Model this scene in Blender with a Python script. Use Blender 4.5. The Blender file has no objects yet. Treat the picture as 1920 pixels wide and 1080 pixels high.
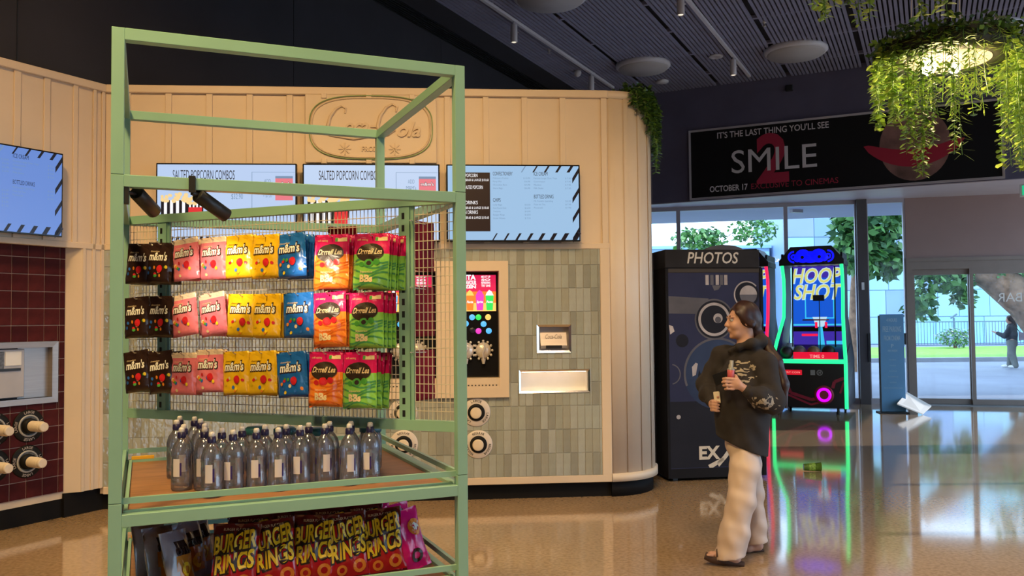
import bpy, math, random
import numpy as np
from mathutils import Vector, Matrix

SC = bpy.context.scene
COL = SC.collection
random.seed(7)
R = math.radians

# ---------------------------------------------------------------- camera
F_PX, PITCH, ROLL, CAM_H = 1615.67, R(2.1125), -0.0096, 1.55
cam_data = bpy.data.cameras.new('camera')
cam_data.sensor_width = 36.0
cam_data.lens = F_PX / 1920 * 36.0
cam_data.clip_end = 300
cam = bpy.data.objects.new('camera', cam_data)
COL.objects.link(cam)
cam.matrix_world = (Matrix.Translation((0, 0, CAM_H)) @ Matrix.Rotation(math.pi / 2 + PITCH, 4, 'X')
                    @ Matrix.Rotation(ROLL, 4, 'Z'))
SC.camera = cam

# ---------------------------------------------------------------- world, exposure
SC.view_settings.view_transform = 'Standard'
SC.view_settings.look = 'None'
SC.view_settings.gamma = 1.0
SC.view_settings.use_curve_mapping = False
SC.view_settings.exposure = 0.0
world = bpy.data.worlds.new('world')
SC.world = world
world.use_nodes = True
_bg = world.node_tree.nodes['Background']
_bg.inputs['Color'].default_value = (0.55, 0.77, 1.0, 1)
_bg.inputs['Strength'].default_value = 3.7

def sun(direction, strength, color, angle):
    l = bpy.data.lights.new('sun', 'SUN'); l.energy = strength; l.color = color; l.angle = angle
    o = bpy.data.objects.new('sun', l); COL.objects.link(o)
    o.rotation_euler = Vector(direction).to_track_quat('-Z', 'Y').to_euler()
sun((-0.95, 0.0, -0.60), 3.0, (1.0, 0.93, 0.85), R(0.6))

def area(name, loc, target, size, power, color, spread=R(150)):
    l = bpy.data.lights.new(name, 'AREA'); l.shape = 'DISK'; l.size = size; l.energy = power; l.color = color
    l.spread = spread
    o = bpy.data.objects.new(name, l); COL.objects.link(o); o.location = loc
    o.rotation_euler = (Vector(target) - Vector(loc)).to_track_quat('-Z', 'Y').to_euler()
    return o

WARM = (1.0, 0.64, 0.28)
# ceiling downlights of the foyer (out of frame, over and behind the camera); the left floor fill is added
area('foyer_light', (-2.9, 3.7, 5.5), (-2.7, 6.9, 2.2), 0.45, 25, WARM, R(75))
area('foyer_light', (0.0, 3.4, 5.5), (-0.6, 7.2, 2.2), 0.45, 25, WARM, R(75))
area('foyer_light', (-2.0, 1.8, 5.2), (-1.1, 3.4, 1.6), 0.6, 62, (1.0, 0.70, 0.24), R(100))
area('foyer_light', (1.0, 3.2, 5.5), (1.3, 5.2, 0.0), 1.0, 37, (1.0, 0.70, 0.42), R(100))
area('foyer_light', (-0.6, -1.5, 5.5), (-0.3, 1.5, 0.0), 1.0, 74, (1.0, 0.70, 0.36), R(100))
area('foyer_light', (-3.4, 4.4, 5.5), (-3.3, 5.2, 0.0), 0.6, 20, (1.0, 0.70, 0.36), R(80))  # added lamp, brightens the floor at the left
area('foyer_light', (4.4, 3.6, 5.5), (4.2, 5.6, 0.0), 1.0, 12, (1.0, 0.78, 0.52), R(90))

# ---------------------------------------------------------------- materials
MATS = {}
def mat(name, base, rough=0.5, metal=0.0, emit=None, es=0.0, var=0.0, scale=8.0, bump=0.0, bscale=60.0, coat=0.0,
        spec=0.5, coords='Object', stretch=None):
    if name in MATS: return MATS[name]
    m = bpy.data.materials.new(name); m.use_nodes = True
    nt = m.node_tree; b = nt.nodes['Principled BSDF']
    b.inputs['Base Color'].default_value = (*base, 1)
    b.inputs['Roughness'].default_value = rough
    b.inputs['Metallic'].default_value = metal
    b.inputs['Coat Weight'].default_value = coat
    b.inputs['Specular IOR Level'].default_value = spec
    if emit:
        b.inputs['Emission Color'].default_value = (*emit, 1); b.inputs['Emission Strength'].default_value = es
    if var or bump:
        tc = nt.nodes.new('ShaderNodeTexCoord')
        src = tc.outputs[coords]
        if stretch:
            mp = nt.nodes.new('ShaderNodeMapping'); mp.inputs['Scale'].default_value = stretch
            nt.links.new(src, mp.inputs['Vector']); src = mp.outputs['Vector']
    if var:
        n = nt.nodes.new('ShaderNodeTexNoise'); n.inputs['Scale'].default_value = scale; n.inputs['Detail'].default_value = 4
        nt.links.new(src, n.inputs['Vector'])
        r = nt.nodes.new('ShaderNodeValToRGB')
        r.color_ramp.elements[0].position = 0.3; r.color_ramp.elements[1].position = 0.7
        r.color_ramp.elements[0].color = (*[max(0, c * (1 - var)) for c in base], 1)
        r.color_ramp.elements[1].color = (*[min(1, c * (1 + var)) for c in base], 1)
        nt.links.new(n.outputs['Fac'], r.inputs['Fac']); nt.links.new(r.outputs['Color'], b.inputs['Base Color'])
    if bump:
        n2 = nt.nodes.new('ShaderNodeTexNoise'); n2.inputs['Scale'].default_value = bscale; n2.inputs['Detail'].default_value = 2
        nt.links.new(src, n2.inputs['Vector'])
        bp = nt.nodes.new('ShaderNodeBump'); bp.inputs['Strength'].default_value = bump; bp.inputs['Distance'].default_value = 0.01
        nt.links.new(n2.outputs['Fac'], bp.inputs['Height']); nt.links.new(bp.outputs['Normal'], b.inputs['Normal'])
    MATS[name] = m
    return m

def srgb(r, g, b):
    f = lambda c: (c / 255 / 12.92) if c <= 10 else ((c / 255 + 0.055) / 1.055) ** 2.4
    return (f(r), f(g), f(b))

def glow(name, rgb, strength, tint=None):
    return mat(name, tint or tuple(c * 0.3 for c in rgb), 0.4, emit=rgb, es=strength)

def clear_mat(name, tint, gloss=0.10, body=None, body_fac=0.0, rough=0.03, refl=0.8):
    m = bpy.data.materials.new(name); m.use_nodes = True; nt = m.node_tree
    for n in list(nt.nodes): nt.nodes.remove(n)
    out = nt.nodes.new('ShaderNodeOutputMaterial')
    tr = nt.nodes.new('ShaderNodeBsdfTransparent'); tr.inputs['Color'].default_value = (*tint, 1)
    gl = nt.nodes.new('ShaderNodeBsdfGlossy'); gl.inputs['Roughness'].default_value = rough
    fr = nt.nodes.new('ShaderNodeFresnel'); fr.inputs['IOR'].default_value = 1.45
    mx = nt.nodes.new('ShaderNodeMixShader')
    ad = nt.nodes.new('ShaderNodeMath'); ad.operation = 'MULTIPLY_ADD'; ad.use_clamp = True
    ad.inputs[1].default_value = refl; ad.inputs[2].default_value = gloss
    nt.links.new(fr.outputs['Fac'], ad.inputs[0])
    nt.links.new(ad.outputs[0], mx.inputs['Fac'])
    first = tr.outputs[0]
    if body:
        df = nt.nodes.new('ShaderNodeBsdfDiffuse'); df.inputs['Color'].default_value = (*body, 1)
        m0 = nt.nodes.new('ShaderNodeMixShader'); m0.inputs['Fac'].default_value = body_fac
        nt.links.new(tr.outputs[0], m0.inputs[1]); nt.links.new(df.outputs[0], m0.inputs[2]); first = m0.outputs[0]
    nt.links.new(first, mx.inputs[1]); nt.links.new(gl.outputs[0], mx.inputs[2])
    nt.links.new(mx.outputs[0], out.inputs['Surface'])
    MATS[name] = m
    return m

# ---------------------------------------------------------------- mesh helpers
class MB:
    """collects shapes of one part, then links them as one mesh object"""
    def __init__(self): self.v = []; self.f = []; self.m = []; self.s = []
    def add(self, V, Fs, mi=0, smooth=False):
        o = len(self.v)
        self.v.extend([tuple(map(float, p)) for p in V])
        for f in Fs:
            self.f.append(tuple(int(i) + o for i in f)); self.m.append(mi); self.s.append(smooth)
        return self
    def box(self, x0, x1, y0, y1, z0, z1, mi=0):
        V = [(x, y, z) for z in (z0, z1) for y in (y0, y1) for x in (x0, x1)]
        return self.add(V, [(0, 2, 3, 1), (4, 5, 7, 6), (0, 1, 5, 4), (1, 3, 7, 5), (3, 2, 6, 7), (2, 0, 4, 6)], mi)
    def bbox(self, x0, x1, y0, y1, z0, z1, b=0.003, mi=0):
        """box with its edges chamfered"""
        P = []
        for sx, X in ((1, x0), (-1, x1)):
            for sy, Y in ((1, y0), (-1, y1)):
                for sz, Z in ((1, z0), (-1, z1)):
                    P += [(X, Y + sy * b, Z + sz * b), (X + sx * b, Y, Z + sz * b), (X + sx * b, Y + sy * b, Z)]
        import bmesh
        bm = bmesh.new()
        for p in P: bm.verts.new(p)
        bmesh.ops.convex_hull(bm, input=bm.verts)
        bmesh.ops.dissolve_limit(bm, angle_limit=0.01, verts=bm.verts, edges=bm.edges)
        bm.verts.index_update()
        self.add([v.co[:] for v in bm.verts], [[v.index for v in f.verts] for f in bm.faces], mi); bm.free()
        return self
    def beam(self, a, b, w, h, mi=0, up=(0, 0, 1)):
        a, b = Vector(a), Vector(b); d = (b - a).normalized(); u = Vector(up)
        s = d.cross(u)
        if s.length < 1e-4: s = d.cross(Vector((1, 0, 0)))
        s.normalize(); u = s.cross(d)
        V = []
        for p in (a, b):
            for i, j in ((-1, -1), (1, -1), (1, 1), (-1, 1)): V.append(p + s * (i * w / 2) + u * (j * h / 2))
        return self.add(V, [(3, 2, 1, 0), (4, 5, 6, 7), (0, 1, 5, 4), (1, 2, 6, 5), (2, 3, 7, 6), (3, 0, 4, 7)], mi)
    def tube(self, pts, r, n=8, mi=0, caps=True, smooth=True):
        pts = [Vector(p) for p in pts]; k = len(pts)
        rs = r if isinstance(r, (list, tuple)) else [r] * k
        V = []; prev = None
        for i, p in enumerate(pts):
            d = (pts[min(i + 1, k - 1)] - pts[max(i - 1, 0)]).normalized()
            if prev is None:
                a = d.cross(Vector((0, 0, 1)))
                if a.length < 1e-3: a = d.cross(Vector((1, 0, 0)))
            else:
                a = prev - d * prev.dot(d)
            a.normalize(); prev = a; b = d.cross(a)
            for j in range(n):
                t = 2 * math.pi * j / n
                V.append(p + a * (math.cos(t) * rs[i]) + b * (math.sin(t) * rs[i]))
        Fs = [(i * n + j, i * n + (j + 1) % n, (i + 1) * n + (j + 1) % n, (i + 1) * n + j) for i in range(k - 1) for j in range(n)]
        self.add(V, Fs, mi, smooth)
        if caps:
            self.add(V[:n], [tuple(range(n))[::-1]], mi); self.add(V[-n:], [tuple(range(n))], mi)
        return self
    def lathe(self, prof, n=20, mi=0, origin=(0, 0, 0), axis='Z', smooth=True, sx=1.0, sy=1.0):
        """prof: (radius, height) list; axis Z up, or -Y (towards the viewer of a wall)"""
        V = []
        for r, h in prof:
            for j in range(n):
                t = 2 * math.pi * j / n
                if axis == 'Z': V.append((origin[0] + r * math.cos(t) * sx, origin[1] + r * math.sin(t) * sy, origin[2] + h))
                else: V.append((origin[0] + r * math.cos(t) * sx, origin[1] - h, origin[2] + r * math.sin(t) * sy))
        k = len(prof)
        Fs = [(i * n + j, i * n + (j + 1) % n, (i + 1) * n + (j + 1) % n, (i + 1) * n + j) for i in range(k - 1) for j in range(n)]
        self.add(V, Fs, mi, smooth)
        if prof[0][0] > 1e-5: self.add(V[:n], [tuple(range(n))[::-1]], mi)
        if prof[-1][0] > 1e-5: self.add(V[-n:], [tuple(range(n))], mi)
        return self
    def prism(self, poly, d0, d1, plane='XZ', mi=0):
        """polygon (a,b) extruded; plane XZ extrudes along y, YZ along x, XY along z"""
        n = len(poly)
        def P(a, b, d): return {'XZ': (a, d, b), 'YZ': (d, a, b), 'XY': (a, b, d)}[plane]
        V = [P(a, b, d0) for a, b in poly] + [P(a, b, d1) for a, b in poly]
        Fs = [tuple(range(n)), tuple(range(2 * n - 1, n - 1, -1))] + [(i, i + n, (i + 1) % n + n, (i + 1) % n) for i in range(n)]
        return self.add(V, Fs, mi)
    def sphere(self, c, r, n=14, m=8, mi=0, s=(1, 1, 1)):
        V = []; 
        for i in range(m + 1):
            t = math.pi * i / m
            for j in range(n):
                p = 2 * math.pi * j / n
                V.append((c[0] + r * s[0] * math.sin(t) * math.cos(p), c[1] + r * s[1] * math.sin(t) * math.sin(p), c[2] + r * s[2] * math.cos(t)))
        Fs = [(i * n + j, (i + 1) * n + j, (i + 1) * n + (j + 1) % n, i * n + (j + 1) % n) for i in range(m) for j in range(n)]
        return self.add(V, Fs, mi, True)
    def text(self, s, x, z, h, y=0.0, width=None, bold=0.0, shear=0.0, align='C', mi=0, depth=0.0, arc=None, fn=None):
        """flat lettering in the XZ plane facing -Y; (x, z) is the middle (or left) of the baseline, h the cap height"""
        V, Fs, w = text_geo(s, bold, shear)
        k = h; kx = h if width is None else width / max(w, 1e-6)
        ox = {'C': -w / 2, 'L': 0.0, 'R': -w}[align]
        out = []
        for a, b in V:
            X, Z = (a + ox) * kx, b * k
            if arc:                                       # bend along a circle of radius arc round (x, z), start angle fn
                t = fn - X / arc; rr = arc + Z
                out.append((x + rr * math.cos(t), y, z + rr * math.sin(t)))
            else:
                out.append((x + X, y, z + Z))
        self.add(out, Fs, mi)
        if depth:
            n = len(out)
            cnt = {}
            for f in Fs:
                for i in range(len(f)):
                    e = (f[i], f[(i + 1) % len(f)]); cnt[e] = 1
            side = [(a, b) for (a, b) in cnt if (b, a) not in cnt]
            V2 = out + [(p[0], p[1] + depth, p[2]) for p in out]
            self.add(V2, [(b, a, a + n, b + n) for a, b in side], mi)
        return self
    def mesh(self, name, mats):
        me = bpy.data.meshes.new(name)
        me.from_pydata(self.v, [], self.f)
        if not isinstance(mats, (list, tuple)): mats = [mats]
        for m in mats: me.materials.append(m)
        me.polygons.foreach_set('material_index', self.m)
        me.polygons.foreach_set('use_smooth', self.s)
        me.update()
        return me
    def build(self, name, mats, parent=None, loc=None, rz=0.0):
        o = link(name, self.mesh(name, mats), parent, loc, rz)
        if name == 'lettering': o['kind'] = 'stuff'
        return o

def link(name, me, parent=None, loc=None, rz=0.0, rot=None):
    o = bpy.data.objects.new(name, me); COL.objects.link(o)
    if parent: o.parent = parent
    if loc is not None: o.location = loc
    if rot is not None: o.rotation_euler = rot
    elif rz: o.rotation_euler = (0, 0, rz)
    return o

_TXT = {}
def text_geo(s, bold=0.0, shear=0.0):
    key = (s, bold, shear)
    if key in _TXT: return _TXT[key]
    cu = bpy.data.curves.new('lettering', 'FONT'); cu.body = s; cu.offset = bold; cu.shear = shear; cu.resolution_u = 3
    ob = bpy.data.objects.new('lettering', cu); COL.objects.link(ob)
    bpy.context.view_layer.update()
    me = ob.evaluated_get(bpy.context.evaluated_depsgraph_get()).to_mesh()
    cap = 0.69
    V = [(v.co.x / cap, v.co.y / cap) for v in me.vertices]; Fs = [tuple(p.vertices) for p in me.polygons]
    ob.evaluated_get(bpy.context.evaluated_depsgraph_get()).to_mesh_clear()
    bpy.data.objects.remove(ob); bpy.data.curves.remove(cu)
    if not V: V = [(0, 0), (0.01, 0), (0, 0.01)]; Fs = [(0, 1, 2)]
    x0 = min(a for a, b in V); w = max(a for a, b in V) - x0
    V = [(a - x0, b) for a, b in V]
    _TXT[key] = (V, Fs, w)
    return _TXT[key]

def tag(o, label, cat, group=None, kind=None):
    o['label'] = label
    if cat: o['category'] = cat
    if group: o['group'] = group
    if kind: o['kind'] = kind
    return o
def thing(name, label, cat, loc=(0, 0, 0), rz=0.0, group=None):
    o = bpy.data.objects.new(name, None); COL.objects.link(o)
    o.empty_display_size = 0.1
    o.location = loc; o.rotation_euler = (0, 0, rz)
    return tag(o, label, cat, group)
def struct(o, label, cat=None):
    o['kind'] = 'structure'; o['label'] = label
    if cat: o['category'] = cat
    return o
def copy_tree(root, loc=None, rot=None, label=None):
    c = root.copy(); COL.objects.link(c)
    if loc is not None: c.location = loc
    if rot is not None: c.rotation_euler = rot
    if label: c['label'] = label
    for ch in list(root.children):
        d = copy_tree(ch); d.parent = c
    return c
def stuff(o): o['kind'] = 'stuff'; return o
def lab(o, label): o['label'] = label; return o

# shared materials
m_cream = mat('cream_paint', (0.68, 0.54, 0.395), 0.45, var=0.03, scale=3)
m_navy = mat('navy_paint', (0.028, 0.025, 0.031), 0.8, var=0.12, scale=2)
m_bulk = mat('navy_paint_lifted', (0.125, 0.115, 0.175), 0.85, var=0.08, scale=2, spec=0.2)  # navy paint lightened to stand in for light missing on the bulkhead
m_slat = mat('navy_slat', (0.25, 0.24, 0.345), 0.6, var=0.08, scale=3)
m_black = mat('black_plastic', (0.012, 0.012, 0.014), 0.45, var=0.1, scale=20)
m_gloss = mat('black_gloss', (0.010, 0.010, 0.012), 0.12)
m_white = mat('white_paint', (0.78, 0.77, 0.76), 0.4, var=0.02, scale=10)
m_steel = mat('brushed_steel', (0.40, 0.36, 0.34), 0.45, metal=0.7, var=0.06, scale=4, stretch=(1, 1, 30))
m_chrome = mat('chrome_trim', (0.8, 0.8, 0.82), 0.15, metal=1.0)
m_alu = mat('taupe_aluminium', (0.24, 0.195, 0.175), 0.45, metal=0.2, var=0.04, scale=6)
m_glass = clear_mat('window_glass', (0.95, 0.97, 0.99), 0.0, refl=0.5)
# ================================================================ THE SETTING
ANG = R(-25.9)                                   # building axes: x along the poster wall, y towards it
E1 = Vector((math.cos(ANG), math.sin(ANG), 0)); E2 = Vector((-math.sin(ANG), math.cos(ANG), 0))
def B(x, y, z=0.0): return E1 * x + E2 * y + Vector((0, 0, z))
WROT = math.atan2(-0.25, 1.0); W0 = Vector((3.37, 16.1, 0))
WD = Vector((math.cos(WROT), math.sin(WROT), 0)); WN = Vector((-math.sin(WROT), math.cos(WROT), 0))
def WW(s, y=0.0, z=0.0): return W0 + WD * s + WN * y + Vector((0, 0, z))
KROT = math.atan(0.08); K0 = Vector((0, 7.48, 0))
KD = Vector((math.cos(KROT), math.sin(KROT), 0)); KN = Vector((-math.sin(KROT), math.cos(KROT), 0))
def KK(x, y=0.0, z=0.0): return K0 + KD * x + KN * y + Vector((0, 0, z))
LROT = math.atan2(0.87347, 0.48687); L0 = Vector((-3.413, 7.21, 0))
LD = Vector((math.cos(LROT), math.sin(LROT), 0)); LN = Vector((-math.sin(LROT), math.cos(LROT), 0))
def LL(x, y=0.0, z=0.0): return L0 + LD * x + LN * y + Vector((0, 0, z))
ZC = 5.70

# floor: polished concrete with aggregate
mf = mat('polished_concrete', (0.34, 0.245, 0.15), 0.16, spec=0.35, coat=0.5)
nt = mf.node_tree; b = nt.nodes['Principled BSDF']; b.inputs['Coat Roughness'].default_value = 0.06
tc = nt.nodes.new('ShaderNodeTexCoord')
def ramp(fac, a, ca, bpos, cb):
    r = nt.nodes.new('ShaderNodeValToRGB')
    r.color_ramp.elements[0].position = a; r.color_ramp.elements[0].color = (*ca, 1)
    r.color_ramp.elements[1].position = bpos; r.color_ramp.elements[1].color = (*cb, 1)
    nt.links.new(fac, r.inputs['Fac']); return r.outputs['Color']
def noise(scale, detail=3):
    n = nt.nodes.new('ShaderNodeTexNoise'); n.inputs['Scale'].default_value = scale; n.inputs['Detail'].default_value = detail
    nt.links.new(tc.outputs['Object'], n.inputs['Vector']); return n.outputs['Fac']
c1 = ramp(noise(1.1), 0.3, (0.41, 0.28, 0.170), 0.7, (0.49, 0.34, 0.21))
c2 = ramp(noise(38, 6), 0.36, (0.74, 0.72, 0.68), 0.62, (1.0, 1.0, 1.0))
mx = nt.nodes.new('ShaderNodeMix'); mx.data_type = 'RGBA'; mx.blend_type = 'MULTIPLY'; mx.inputs[0].default_value = 1.0
nt.links.new(c1, mx.inputs[6]); nt.links.new(c2, mx.inputs[7]); nt.links.new(mx.outputs[2], b.inputs['Base Color'])
rr = nt.nodes.new('ShaderNodeMapRange'); rr.inputs[3].default_value = 0.06; rr.inputs[4].default_value = 0.12
nt.links.new(noise(3.0), rr.inputs[0]); nt.links.new(rr.outputs[0], b.inputs['Roughness'])
pA, pB = WW(-9), WW(11)
fl = MB().prism([(-12, -9), (pB.x, -9), (pB.x, pB.y), (pA.x, pA.y), (-12, pA.y)], -0.12, 0.0, 'XY').build('floor', mf)
struct(fl, 'polished brown concrete floor with fine speckle')

# ceiling of dark slats
cei = MB().box(-6.6, 4.5, -9.5, 16.2, ZC + 0.04, ZC + 0.2).build('ceiling', mat('ceiling_void', (0.022, 0.021, 0.030), 0.8, var=0.1, scale=3), rz=ANG)
struct(cei, 'dark navy slatted ceiling with white discs')
sl = MB().box(-0.020, 0.020, 3.0, 15.22, ZC - 0.035, ZC).mesh('slat', m_slat)
x = -5.642 + 0.03; k = 0
while x < 2.6:
    if k % 19 != 18: link('slat', sl, cei, (x, 0, 0))
    x += 0.063; k += 1
cb = MB().box(-5.64, 2.6, -0.03, 0.03, ZC - 0.012, ZC + 0.035).mesh('cross_batten', m_slat)
for y in (4.9, 6.1, 7.3, 8.5, 9.7, 10.9, 12.1, 13.3, 14.5): link('cross_batten', cb, cei, (0, y, 0))
MB().box(-6.043, -5.642, -9, 15.22, ZC - 0.035, ZC + 0.04).build('margin_board', m_navy, cei)
MB().box(2.6, 4.2, -9, 15.22, ZC - 0.035, ZC + 0.04).build('margin_board', m_navy, cei)
g = MB().box(-0.012, 0.012, -2, 15.22, ZC - 0.03, ZC).mesh('grille_blade', m_black)
for i in range(7): link('grille_blade', g, cei, (-6.34 + i * 0.045, 0, 0))

# navy walls
wl = MB().box(-6.62, -6.362, -9.5, 15.4, 0, ZC + 0.04).build('wall_left', m_navy, rz=ANG)
struct(wl, 'dark navy wall rising behind the cream kiosk')
seam = MB().box(-6.364, -6.3585, -0.004, 0.004, 3.4, ZC).mesh('panel_joint', m_black)
for y in (4.3, 7.55, 10.8): link('panel_joint', seam, wl, (0, y, 0))
pts = [B(-6.36, 15.23), B(4.2, 15.23), WW(8.6, 0.35), WW(-8, 0.35)]
wb = MB().prism([(p.x, p.y) for p in pts], 3.64, ZC + 0.04, 'XY').build('wall_back', m_bulk)
struct(wb, 'navy bulkhead wall above the windows carrying a film poster')
pts2 = [B(-6.36, 15.235), B(4.15, 15.235), WW(8.4, 0.02), WW(-8, 0.02)]
MB().prism([(p.x, p.y) for p in pts2], 3.628, 3.642, 'XY').build('soffit', mat('soffit_paint', (0.55, 0.50, 0.55), 0.5, var=0.04, scale=2), wb)
lab(wb.children[0], 'pale lilac underside of the bulkhead')
m_wall = mat('grey_wall', (0.30, 0.26, 0.24), 0.6, var=0.04, scale=2)
wr = MB()
for y0, y1, z0, z1 in ((-9.5, 3.0, 0, ZC + 0.04), (3.0, 13.0, 3.4, ZC + 0.04), (13.0, 13.6, 0, ZC + 0.04)): wr.box(4.2, 4.45, y0, y1, z0, z1)
wr = wr.build('wall_right', m_wall, rz=ANG); struct(wr, 'grey wall with a long window band on the right')
f_ = MB().box(4.28, 4.38, 3.0, 13.0, 0, 0.08).box(4.28, 4.38, 3.0, 13.0, 3.32, 3.4)
for i in range(6): yy_ = 3.0 + 9.94 * i / 5; f_.box(4.28, 4.38, yy_, yy_ + 0.06, 0.08, 3.32)
o = f_.build('window_9', m_alu, rz=ANG); struct(o, 'long shopfront window along the right side')
MB().box(4.325, 4.335, 3.0, 13.0, 0.08, 3.32).build('pane', m_glass, o)
gg = MB().box(4.4, 40, -12, 13.2, -0.14, -0.02).build('ground_right', mat('outdoor_paving_right', (0.36, 0.37, 0.41), 0.7, var=0.10, scale=0.6), rz=ANG); struct(gg, 'pale paving outside to the right')
wq = cells_wall = MB()
for x0, x1, z0, z1 in ((-6.6, -2.5, 0, ZC + 0.04), (-2.5, 0.5, 2.6, ZC + 0.04), (0.5, 4.45, 0, ZC + 0.04)): wq.box(x0, x1, -9.6, -9.3, z0, z1)
wq = wq.build('wall_behind', m_wall, rz=ANG); struct(wq, 'grey wall with one wide added window behind the viewer')
for n, (x0, x1) in enumerate(((-2.5, 0.5),)):  # added opening, lets cool sky light onto the rack front
    f_ = MB().box(x0, x1, -9.5, -9.4, 0, 0.08).box(x0, x1, -9.5, -9.4, 2.52, 2.6)
    for i in range(4): xx = x0 + (x1 - x0 - 0.06) * i / 3; f_.box(xx, xx + 0.06, -9.5, -9.4, 0.08, 2.52)
    o = f_.build('window_%d' % (7 + n), m_alu, rz=ANG); struct(o, 'wide window added behind the viewer for cool daylight')
    MB().box(x0, x1, -9.456, -9.444, 0.08, 2.52).build('pane', m_glass, o)
gb = MB().box(-30, 30, -45, -9.35, -0.14, -0.02).build('ground_behind', mat('outdoor_paving_behind', (0.36, 0.37, 0.41), 0.7, var=0.10, scale=0.6), rz=ANG); struct(gb, 'pale paving outside behind the viewer')

# window wall (local x along, y outwards)
def wobj(mb, name, m, parent=None): return mb.build(name, m, parent, None if parent else W0, 0 if parent else WROT)
def window(n, s0, s1, label):
    f = MB()
    f.box(s0, s1, -0.05, 0.05, 0.0, 0.10); f.box(s0, s1, -0.05, 0.05, 3.56, 3.635)
    f.box(s0, s0 + 0.035, -0.05, 0.05, 0.10, 3.56); f.box(s1 - 0.035, s1, -0.05, 0.05, 0.10, 3.56)
    o = wobj(f, 'window_%d' % n, mat('pale_aluminium', (0.42, 0.39, 0.44), 0.4, metal=0.3, var=0.03, scale=5)); struct(o, label)
    MB().box(s0 + 0.03, s1 - 0.03, -0.006, 0.006, 0.09, 3.57).build('pane', m_glass, o)
window(1, -7.0, -4.4, 'tall window pane hidden furthest left behind the kiosk')
window(2, -4.4, -2.3, 'tall window pane behind the kiosk corner')
window(3, -2.3, -0.236, 'tall window pane beside the kiosk corner')
window(4, -0.236, 1.688, 'tall window pane behind the photo booth')
window(5, 1.688, 2.90, 'tall window pane behind the hoop game machine')
window(6, 3.05, 3.70, 'narrow window pane between dark column and glass doors')
col = MB().box(2.885, 3.055, -0.16, 0.06, 0, 3.635)
o = wobj(col, 'trim_1', mat('dark_column', (0.065, 0.055, 0.06), 0.5, var=0.08, scale=4)); struct(o, 'dark square column between the windows')
MB().box(2.94, 2.985, -0.17, -0.155, 2.02, 2.15).build('switch_plate', m_white, o)
MB().box(3.02, 3.06, -0.19, -0.155, 0.75, 1.25).build('door_closer', m_black, o)
# panel over the doors
pn = MB(); pn.box(3.70, 9.0, -0.06, 0.06, 2.56, 3.635)
o = wobj(pn, 'wall_over_door', mat('taupe_panel', (0.30, 0.20, 0.185), 0.35, var=0.05, scale=1.5)); struct(o, 'smooth taupe wall panel above the glass doors')
hd = MB().box(3.69, 9.0, -0.10, 0.06, 2.50, 2.56).box(3.69, 9.0, -0.08, 0.06, 2.36, 2.50).box(3.69, 3.78, -0.08, 0.06, 0, 2.36)
o = wobj(hd, 'trim_2', m_alu); struct(o, 'taupe door frame with header track')
MB().box(3.69, 9.0, -0.25, 0.10, 0.0, 0.012).build('threshold', mat('grey_track', (0.20, 0.21, 0.23), 0.4, metal=0.4, var=0.08, scale=9), o)
MB().box(3.62, 3.66, -0.10, -0.06, 1.05, 1.25).build('push_button', m_black, o)
def sliding(n, s0, s1, y, label, words=None):
    f = MB()
    f.box(s0, s0 + 0.06, y - 0.025, y + 0.025, 0.015, 2.36); f.box(s1 - 0.06, s1, y - 0.025, y + 0.025, 0.015, 2.36)
    f.box(s0 + 0.06, s1 - 0.06, y - 0.025, y + 0.025, 0.015, 0.105); f.box(s0 + 0.06, s1 - 0.06, y - 0.025, y + 0.025, 2.265, 2.36)
    o = wobj(f, 'door_%d' % n, m_alu); struct(o, label)
    MB().box(s0 + 0.055, s1 - 0.055, y - 0.005, y + 0.005, 0.10, 2.27).build('pane', m_glass, o)
    return o
sliding(1, 3.775, 4.75, 0.02, 'left leaf of the glass sliding doors')
d2 = sliding(2, 4.70, 6.25, -0.05, 'right leaf of the glass sliding doors')
lt = MB().text('BAR', 0, 0, 0.15, y=0, bold=0.0)
lt.v = [(-p[0], p[1], p[2]) for p in lt.v]
lt.build('lettering', m_white, d2, (5.32, -0.058, 1.78))
sliding(3, 6.2, 7.7, -0.05, 'far right leaf of the glass sliding doors')
mj = MB().box(7.7, 9.0, -0.06, 0.06, 0, 2.56); o = wobj(mj, 'wall_beside_door', m_wall); struct(o, 'grey wall beside the glass doors')

# ---------------------------------------------------------------- cream kiosk, front
def cells(mb, x0, x1, z0, z1, holes, y0, y1, mi=0):
    xs = sorted({x0, x1, *[h[0] for h in holes], *[h[1] for h in holes]}); zs = sorted({z0, z1, *[h[2] for h in holes], *[h[3] for h in holes]})
    for i in range(len(xs) - 1):
        for j in range(len(zs) - 1):
            cx, cz = (xs[i] + xs[i + 1]) / 2, (zs[j] + zs[j + 1]) / 2
            if any(h[0] < cx < h[1] and h[2] < cz < h[3] for h in holes): continue
            mb.box(xs[i], xs[i + 1], y0, y1, zs[j], zs[j + 1], mi)
    return mb
NICHE = [(-1.08, -0.66, 0.93, 1.98), (-0.50, -0.11, 0.93, 1.98)]
LIT = (0.065, 0.66, 0.925, 1.105); NAP = (0.228, 0.494, 1.278, 1.488)
wk = cells(MB(), -3.45, 0.862, 0.139, 3.567, NICHE + [LIT, NAP], 0.014, 0.10)
kio = wk.build('wall_kiosk', m_cream, None, K0, KROT)
struct(kio, 'cream panelled front wall of the concession kiosk')
def kpart(mb, name, m, label=None):
    o = mb.build(name, m, kio)
    if label: o['label'] = label
    return o
kpart(MB().bbox(-3.42, 0.864, -0.012, 0.06, 3.50, 3.567, 0.006), 'top_rail', m_cream)
kpart(MB().bbox(-3.42, 0.864, -0.006, 0.03, 2.165, 2.215, 0.004), 'mid_rail', m_cream)
kpart(MB().bbox(-3.42, 0.86, -0.008, 0.03, 0.135, 0.197, 0.004), 'bottom_rail', m_cream)
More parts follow.
